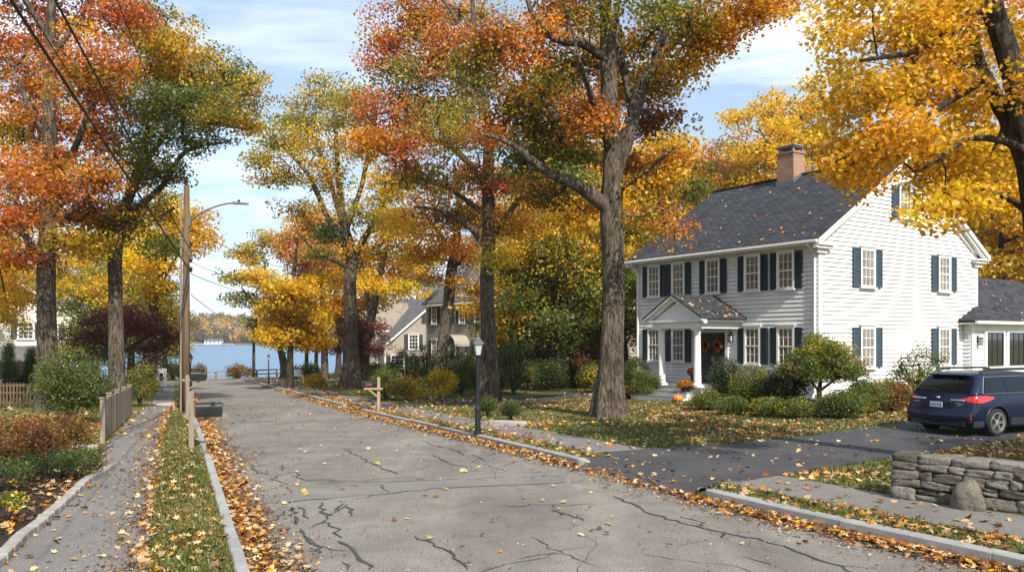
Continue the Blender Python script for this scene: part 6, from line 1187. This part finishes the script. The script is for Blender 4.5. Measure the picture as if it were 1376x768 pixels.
# ------------------------------------------------------------------ overhanging maple right
T12 = W(1425, 455, 12.6); T12[2] = float(zt(T12[0], T12[1]))
photo_tree('maple_tree', 'amber maple whose low boughs hang over the gable of the white house', (1425, 640), [(1425, 600, 62), (1420, 480, 52), (1408, 360, 46), (1388, 230, 36), (1368, 120, 31), (1347, 50, 28), (1322, -20, 26), (1290, -140, 20), (1260, -260, 10)],
    [[(1378, 225, 26, 0), (1355, 170, 22, .3), (1335, 130, 17, .5), (1318, 95, 13, .8), (1300, 40, 9, 1)], [(1350, 160, 17, .4), (1325, 110, 15, -.2), (1300, 122, 12, -.4), (1265, 145, 9, -.6), (1225, 170, 6, -.8), (1170, 195, 4, -.9), (1120, 215, 2, -1)], [(1385, 210, 15, 0), (1350, 192, 10, -.5), (1300, 190, 8, -.8), (1260, 215, 6, -1), (1225, 235, 3, -1.2)], [(1330, 0, 18, 0), (1280, 40, 12, -.4), (1220, 75, 8, -.6), (1150, 85, 4, -.8)], [(1364, 100, 9, 0), (1352, 160, 6, .6), (1325, 215, 4, .9), (1285, 250, 2.5, 1)], [(1395, 300, 14, 0), (1360, 270, 8, .6), (1320, 255, 5, .9), (1270, 250, 3, 1)], [(1300, -80, 14, 0), (1220, -40, 9, .4), (1150, -10, 5, .6)]],
    [(1285, 60, .9, 60, 45, 30, pAMB), (1220, 50, None, 60, 45, 30, pAMB), (1155, 65, None, 44, 40, 20, pAMB), (1352, 60, 1.6, 45, 50, 20, pAMB), (1250, 120, None, 60, 32, 30, pAMB), (1180, 125, None, 52, 34, 26, pAMB), (1130, 140, None, 30, 30, 12, pAMB), (1310, 150, 1.5, 50, 34, 24, pAMB), (1210, 185, None, 55, 30, 28, pAMB), (1150, 195, None, 40, 28, 18, pAMB), (1280, 215, None, 50, 30, 24, pAMB), (1335, 215, 1.6, 40, 32, 18, pAMB), (1250, 245, None, 40, 22, 12, pAMB), (1170, 245, None, 32, 20, 11, pAMB), (1290, 270, None, 40, 20, 15, pAMB), (1250, 288, None, 20, 12, 4, pAMB), (1265, 298, None, 14, 9, 4, pAMB), (1340, 265, 1.5, 35, 22, 13, pAMB), (1135, 225, None, 22, 18, 8, pAMB), (1250, 10, None, 70, 40, 24, pAMB), (1170, 0, None, 60, 40, 18, pAMB), (1110, 30, None, 26, 26, 6, pAMB), (1350, -10, 1.8, 60, 40, 20, pAMB), (1260, -80, None, 110, 60, 14, pAMB), (1420, 60, None, 70, 80, 16, pAMB), (1440, -120, None, 110, 90, 12, pAMB), (1520, 60, None, 80, 90, 8, pAMB)],
    116, leaf=.125, per=46, cr=.27, nb=1.08, spread=1.5, shape=MAPLE, sides=20, bark='bark_dark', twig=.0042, flat=.55, flare=.3)
# ------------------------------------------------------------------ background trees: a few kinds, copied
def proto(name, label, seed, P, h=17, w=10, leaf=.3, bark='bark_dark', n=250, per=44, trunk=.28, low=.28, group='trees closing in the lawns behind the houses', loc=(0, 0), sc=1, rz=0):
    rg = np.random.default_rng(seed); X_, Y_ = loc; root = thing(name, label, 'tree', (X_, Y_, float(zt(X_, Y_))-.1), rz, group); root.scale = (sc,)*3
    tr = [(0, 0, -.2, trunk*1.1), (0, 0, h*.2, trunk*.85), (.2, .1, h*.45, trunk*.6), (.1, -.1, h*.75, trunk*.3), (0, 0, h*.95, trunk*.1)]; lb = []
    for k in range(7):
        a = k*2.4+rg.random(); z = h*(low+.1+.07*k); lb.append([(0, 0, z, trunk*.4), (w*.2*math.cos(a), w*.2*math.sin(a), z+h*.06, trunk*.28), (w*.42*math.cos(a), w*.42*math.sin(a), z+h*.14, trunk*.1)])
    bl = []
    for k in range(11):
        a = k*2.4+rg.random(); t = (k+.5)/11; z = h*(low+.06+(.88-low)*t); q = w*.30*(math.sin(math.pi*(.25+.7*t)))*(.7+.5*rg.random()); bl.append((q*math.cos(a), q*math.sin(a), z, w*.24, w*.24, h*.10, n/11, P[k % len(P)]))
    grow_tree(root, tr, lb, bl, seed, leaf, per, .55, bark, OKQ, 10, .5, .02, .05); return root
bt = []
B1 = proto('background_tree', 'broad yellow and green maple rising behind the brick chimney', 201, [pYEL, pGOL, pYEL, pYGR, pYEL], 19, 12, n=430, loc=tuple(W(1062, 455, 54)[:2]))
B2 = proto('background_tree', 'pink orange tree above the far end of the dark slate roof', 202, [pPNK, pORA, pPNK, pAMB], 16, 9, loc=tuple(W(955, 455, 58)[:2]))
B3t = proto('background_tree', 'golden maple filling the space behind the big oak trunk', 203, [pYEL, pAMB, pYEL, pYGR], 15, 9, n=280, loc=tuple(W(772, 455, 45)[:2]))
B4 = proto('background_tree', 'green tree with yellow tips between big oak and brown house', 204, [pGRN, pYGR, pGRN, pYGR], 9, 7, leaf=.22, n=240, low=.16, loc=tuple(W(742, 455, 41)[:2]))
def bg(src, px, Y_, sc, rz, label): dup(src, (W(px, 455, Y_)[0], Y_, float(zt(W(px, 455, Y_)[0], Y_))-.15), rz, sc, label, 'trees closing in the lawns behind the houses')
for a in ((B3t, 890, 50, 1.0, 1.1, 'yellow tree touching the left end of the white house roof'), (B1, 985, 66, .95, 2.0, 'yellow green tree farther back, left of the chimney'), (B1, 1160, 58, .86, 3.3, 'yellow green tree behind the ridge, right of the chimney'), (B3t, 1345, 47, 1.0, .6, 'golden tree with dark trunk right of the white gable'), (B3t, 1300, 56, 1.15, 2.6, 'tall golden tree farther back behind the white gable'), (B1, 1420, 58, .95, 5.0, 'yellow green tree above the garage wing at the right edge'), (B3t, 1378, 52, .9, 4.2, 'golden tree just above the garage wing roof'),
          (B2, 850, 64, 1.05, 1.9, 'orange tree deep behind the big oak crown'), (B4, 838, 44, 1.0, 2.2, 'green leafy tree hiding the left corner of the white house'), (B4, 792, 43, .92, 4.1, 'dark green tree before the brown house roof'), (B4, 700, 44, .8, 5.2, 'low green tree behind the forked maple'), (B3t, 835, 54, .95, 3.9, 'golden tree behind the green trees next to the white house'), (B1, 720, 66, .9, 4.4, 'yellow green tree far behind the forked maple'), (B2, 660, 76, 1.0, .4, 'orange tree behind the slate roof of the grey house'), (B3t, 560, 96, 1.0, 1.4, 'golden tree far behind the taupe saltbox'),
          (B1, 120, 80, .8, .9, 'yellow green tree behind the beige house'), (B3t, 20, 86, 1.0, 2.9, 'golden tree behind the beige house at the left edge'), (B2, 70, 92, .9, 3.1, 'orange tree far behind the beige house'), (B3t, 178, 72, .85, 5.5, 'golden tree beside the pavement beyond the japanese maple'), (B1, -60, 62, .8, 4.8, 'yellow green tree at the far left edge'), (B4, 128, 62, 1.0, 1.2, 'green tree filling the gap left of the dark red japanese maple'), (B4, 176, 66, 1.1, 3.0, 'green tree behind the dark red japanese maple'), (B4, 222, 78, .9, 4.4, 'small green tree by the end of the pavement'), (B1, 1510, 46, .9, 1.7, 'yellow green tree beyond the right end of the garage wing')): bg(*a)
# trees of the lots behind the camera and to the right: they shade the near road and lawn and show in the window panes
for (x, y, sc, rz, lab) in ((16, 3, .9, 1, 'maple beside the camera, right of the stone wall'), (-12, -12, 1.05, 3, 'maple behind the camera on the left side'), (-24, 2, .9, 5, 'golden tree on the left lot beside the camera')):
    dup(B3t, (x, y, float(zt(x, y))-.1), rz, sc, lab, 'trees closing in the lawns behind the houses')
# ================================================================== shrubs
def at(px, py): return ground(px, py)
def sh(name, label, px, py, w_px, h_px, seed, P, group='garden shrubs', Y_=None, **kw):
    g = at(px, py) if Y_ is None else W(px, 455, Y_); s = g[1]/F; return shrub(name, label, g, w_px*s, h_px*s, seed, P, group=group, **kw)
pRB = pal('BR', 3, 'RU', 2, 'OL', 2, 'G', 1.4); pHY = pal('LG', 4, 'OL', 2, 'G', 3, 'TN', .6); pRHO = pal('DG', 4, 'G', 2, 'BG', .8, 'TN', .35); pLIM = pal('LG', 4, 'YE', 1, 'G', 2); pJUN = pal('BG', 2, 'DG', 3, 'G', 3); pCON = pal('DG', 4, 'BG', .8, 'G', 1)
sh('shrub', 'large rounded green bush in front of the red maple trunk', 97, 575, 112, 108, 301, pSHR, Y_=22.6, leaf=.085, n=150, per=60, cr=.17, d=1.7)
sh('shrub', 'dark green bush behind the board fence', 188, 552, 50, 62, 302, pSHR, Y_=31, d=1.2, leaf=.08, n=70, cr=.16)
sh('shrub', 'reddish brown shrub at the left edge over the mulch bed', 20, 640, 120, 80, 303, pRB, leaf=.06, n=110, per=60, cr=.12)
sh('shrub', 'reddish brown shrub behind the low junipers', 72, 622, 110, 74, 304, pRB, leaf=.06, n=100, per=60, cr=.12)
sh('juniper_bush', 'spreading dark green juniper nearest the pale edging', 80, 645, 120, 44, 305, pJUN, leaf=.045, n=120, per=70, cr=.10, lift=.3)
sh('juniper_bush', 'spreading dark green juniper at the left edge', -5, 664, 120, 56, 306, pJUN, leaf=.045, n=110, per=70, cr=.10, lift=.3)
sh('shrub', 'low light green shrub beside the dark side path', 122, 632, 50, 32, 307, pLIM, leaf=.05, n=50, cr=.09)
sh('shrub', 'yellow green grassy tuft at the bottom left corner', 2, 706, 56, 42, 308, pLIM, leaf=.07, n=36, cr=.08)
def conifer(label, px, Y_, w, h, seed):
    X_ = W(px, 455, Y_)[0]; root = thing('conifer_bush', label, 'shrub', (X_, Y_, float(zt(X_, Y_))), 0, 'garden shrubs'); bl = []
    for k in range(9): t = (k+.5)/9; rr = w/2*(math.sin(math.pi*min(1, t*1.15+.18))**.6 if t < .35 else (1.02-t)**.8*1.25); bl.append((0, 0, h*t, rr, rr, h*.09, 26*rr/w*2+5, pCON))
    grow_tree(root, [(0, 0, -.1, .06), (0, 0, h*.5, .04), (0, 0, h*.95, .012)], [], bl, seed, .08, 60, .11, 'bark_dark', QUAD*np.array([.7, 1, 1]), 6, 1.1, .008, 0, .3, .1, 'foliage', .9, .35); return root
conifer('clipped dark conifer at the left edge before the beige house', 12, 34, 1.25, 2.5, 309)
conifer('clipped dark conifer nearer the red maple trunk', 42, 34.5, 1.05, 2.25, 310)
sh('shrub', 'bright yellow shrub by the small white sign', 204, 525, 44, 40, 311, pYSH, leaf=.12, n=60, cr=.2)
sh('shrub', 'yellow green shrub in front of the small white sign', 196, 532, 36, 26, 318, pYGR, leaf=.1, n=50, cr=.16)
sh('shrub', 'green hedge bush at the end of the pavement by the lake', 232, 508, 40, 26, 312, pSHR, Y_=72, leaf=.2, n=60, cr=.3)
sh('shrub', 'reddish shrub by the guard rail near the lamp post', 266, 507, 22, 19, 313, pRB, Y_=80, leaf=.2, n=40, cr=.25); sh('shrub', 'rusty wide shrub in front of the guard rail', 322, 508, 40, 19, 314, pal('BR', 2, 'OL', 2, 'AM', 1, 'RU', 1), Y_=81, leaf=.2, n=60, cr=.25)
sh('shrub', 'dark green clipped shrub by the white board sign', 418, 514, 30, 30, 315, pSHR, leaf=.14, n=60, cr=.2); sh('shrub', 'yellow shrub in front of the white board sign', 421, 520, 30, 16, 316, pYSH, leaf=.14, n=40, cr=.2); sh('shrub', 'dark bush left of the white board sign', 396, 508, 26, 18, 317, pDGR, Y_=72, leaf=.18, n=40, cr=.25)
hedge = [(545, 520, 60, 48, pRHO, 'dark rounded bush below the saltbox windows', 56), (573, 522, 60, 62, pRHO, 'tall dark bush at the corner of the grey house', 50), (612, 520, 66, 60, pSHR, 'dark green bush under the slanting oak', 46), (640, 528, 60, 58, pSHR, 'dark green bush behind the nearest lamp post', 42), (592, 535, 42, 40, pYSH, 'yellow green shrub between mailbox and lamp post', 37), (620, 532, 52, 44, pSHR, 'green bush left of the nearest lamp post', 39), (545, 536, 56, 34, pYGR, 'yellowish spreading shrub right of the tan mailbox post', 36), (518, 536, 46, 40, pSHR, 'green shrub directly behind the tan mailbox post', 37), (503, 505, 30, 26, pSHR, 'clipped green bush by the far japanese maple', 62), (523, 503, 30, 22, pDGR, 'dark bush under the saltbox gable', 64), (558, 508, 24, 16, pORA, 'small orange shrub before the saltbox', 58), (690, 520, 56, 80, pSHR, 'large green bush between straight oak and forked maple', 38), (735, 520, 50, 44, pDGR, 'dark bush under the green tree by the brown house', 40), (800, 528, 50, 40, pLIM, 'light green bush left of the massive oak trunk', 37), (790, 520, 44, 70, pal('MR2', 2, 'BR', 2, 'RU', 2, 'DG', 2), 'dark reddish shrub before the brown house porch', 40), (760, 515, 40, 28, pDGR, 'dark bush below the white porch railing', 41), (665, 525, 40, 40, pSHR, 'green bush behind the straight oak trunk', 40)]
for i, (px, py, w_, h_, P, lab, Y_) in enumerate(hedge): sh('shrub', lab, px, py, w_, h_, 330+i, P, Y_=Y_, group='shrubs between the houses', leaf=.12, n=70, per=46, cr=.2)
for i, (px, py, lab) in enumerate(((655, 560, 'small clipped boxwood ball left of the pale stone step'), (687, 566, 'small clipped boxwood ball right of the pale stone step'))): sh('boxwood', lab, px, py, 27, 29, 360+i, pal('G', 3, 'DG', 3), group='clipped boxwood balls', leaf=.05, n=110, per=60, cr=.07, flat=1)
front = [(855, 534, 44, 56, pRHO, 'dark rhododendron at the left corner of the white house'), (866, 536, 40, 36, pSHR, 'green bush in front of the left corner of the white house'), (978, 548, 52, 70, pRHO, 'dark rhododendron beside the porch steps'), (1010, 552, 56, 62, pHY, 'hydrangea with pale flower heads below the front windows'), (1052, 554, 66, 64, pRHO, 'wide dark rhododendron below the corner windows'), (950, 552, 40, 26, pLIM, 'low light green bush at the porch steps'), (1034, 560, 40, 22, pLIM, 'low juniper in front of the wide rhododendron'), (1070, 562, 46, 24, pLIM, 'low juniper left of the little tree stem'), (1128, 562, 66, 38, pSHR, 'low rounded green bush right of the little tree stem'), (1165, 556, 52, 46, pHY, 'yellowish green bush under the near gable window'), (1198, 553, 52, 42, pal('BR', 2, 'RU', 1, 'OL', 2, 'G', 1), 'brownish bush left of the blue car'), (1236, 548, 82, 86, pal('G', 3, 'OL', 2, 'LG', 1, 'MR2', .6), 'tall open bush behind the blue car'), (985, 558, 36, 20, pSHR, 'low green tuft below the dark rhododendron')]
for i, (px, py, w_, h_, P, lab) in enumerate(front): sh('shrub', lab, px, py, w_, h_, 370+i, P, group='shrubs along the white house', leaf=.085, n=120 if i != 11 else 110, per=50 if i != 11 else 34, cr=.14 if i != 11 else .18)
photo_tree('hydrangea_tree', 'small round headed hydrangea tree at the corner of the white house', (1102, 556), [(1102, 545, 7), (1101, 525, 6), (1104, 505, 4)], [[(1102, 528, 4), (1085, 510, 3), (1070, 495, 2)], [(1101, 525, 4), (1122, 508, 3), (1140, 495, 2)], [(1103, 520, 3), (1105, 500, 2), (1100, 480, 2)]],
    [(1104, 486, 0, 40, 22, 60, pHY), (1080, 490, None, 30, 16, 50, pHY), (1125, 490, None, 34, 18, 60, pHY), (1102, 472, None, 38, 16, 60, pHY), (1105, 500, None, 44, 13, 50, pHY), (1068, 500, None, 18, 11, 16, pHY), (1148, 500, None, 14, 14, 14, pHY), (1100, 458, None, 18, 8, 14, pHY)], 390, leaf=.10, per=66, nb=1.35, cr=.17, spread=.35, cat='small tree', twig=.005)
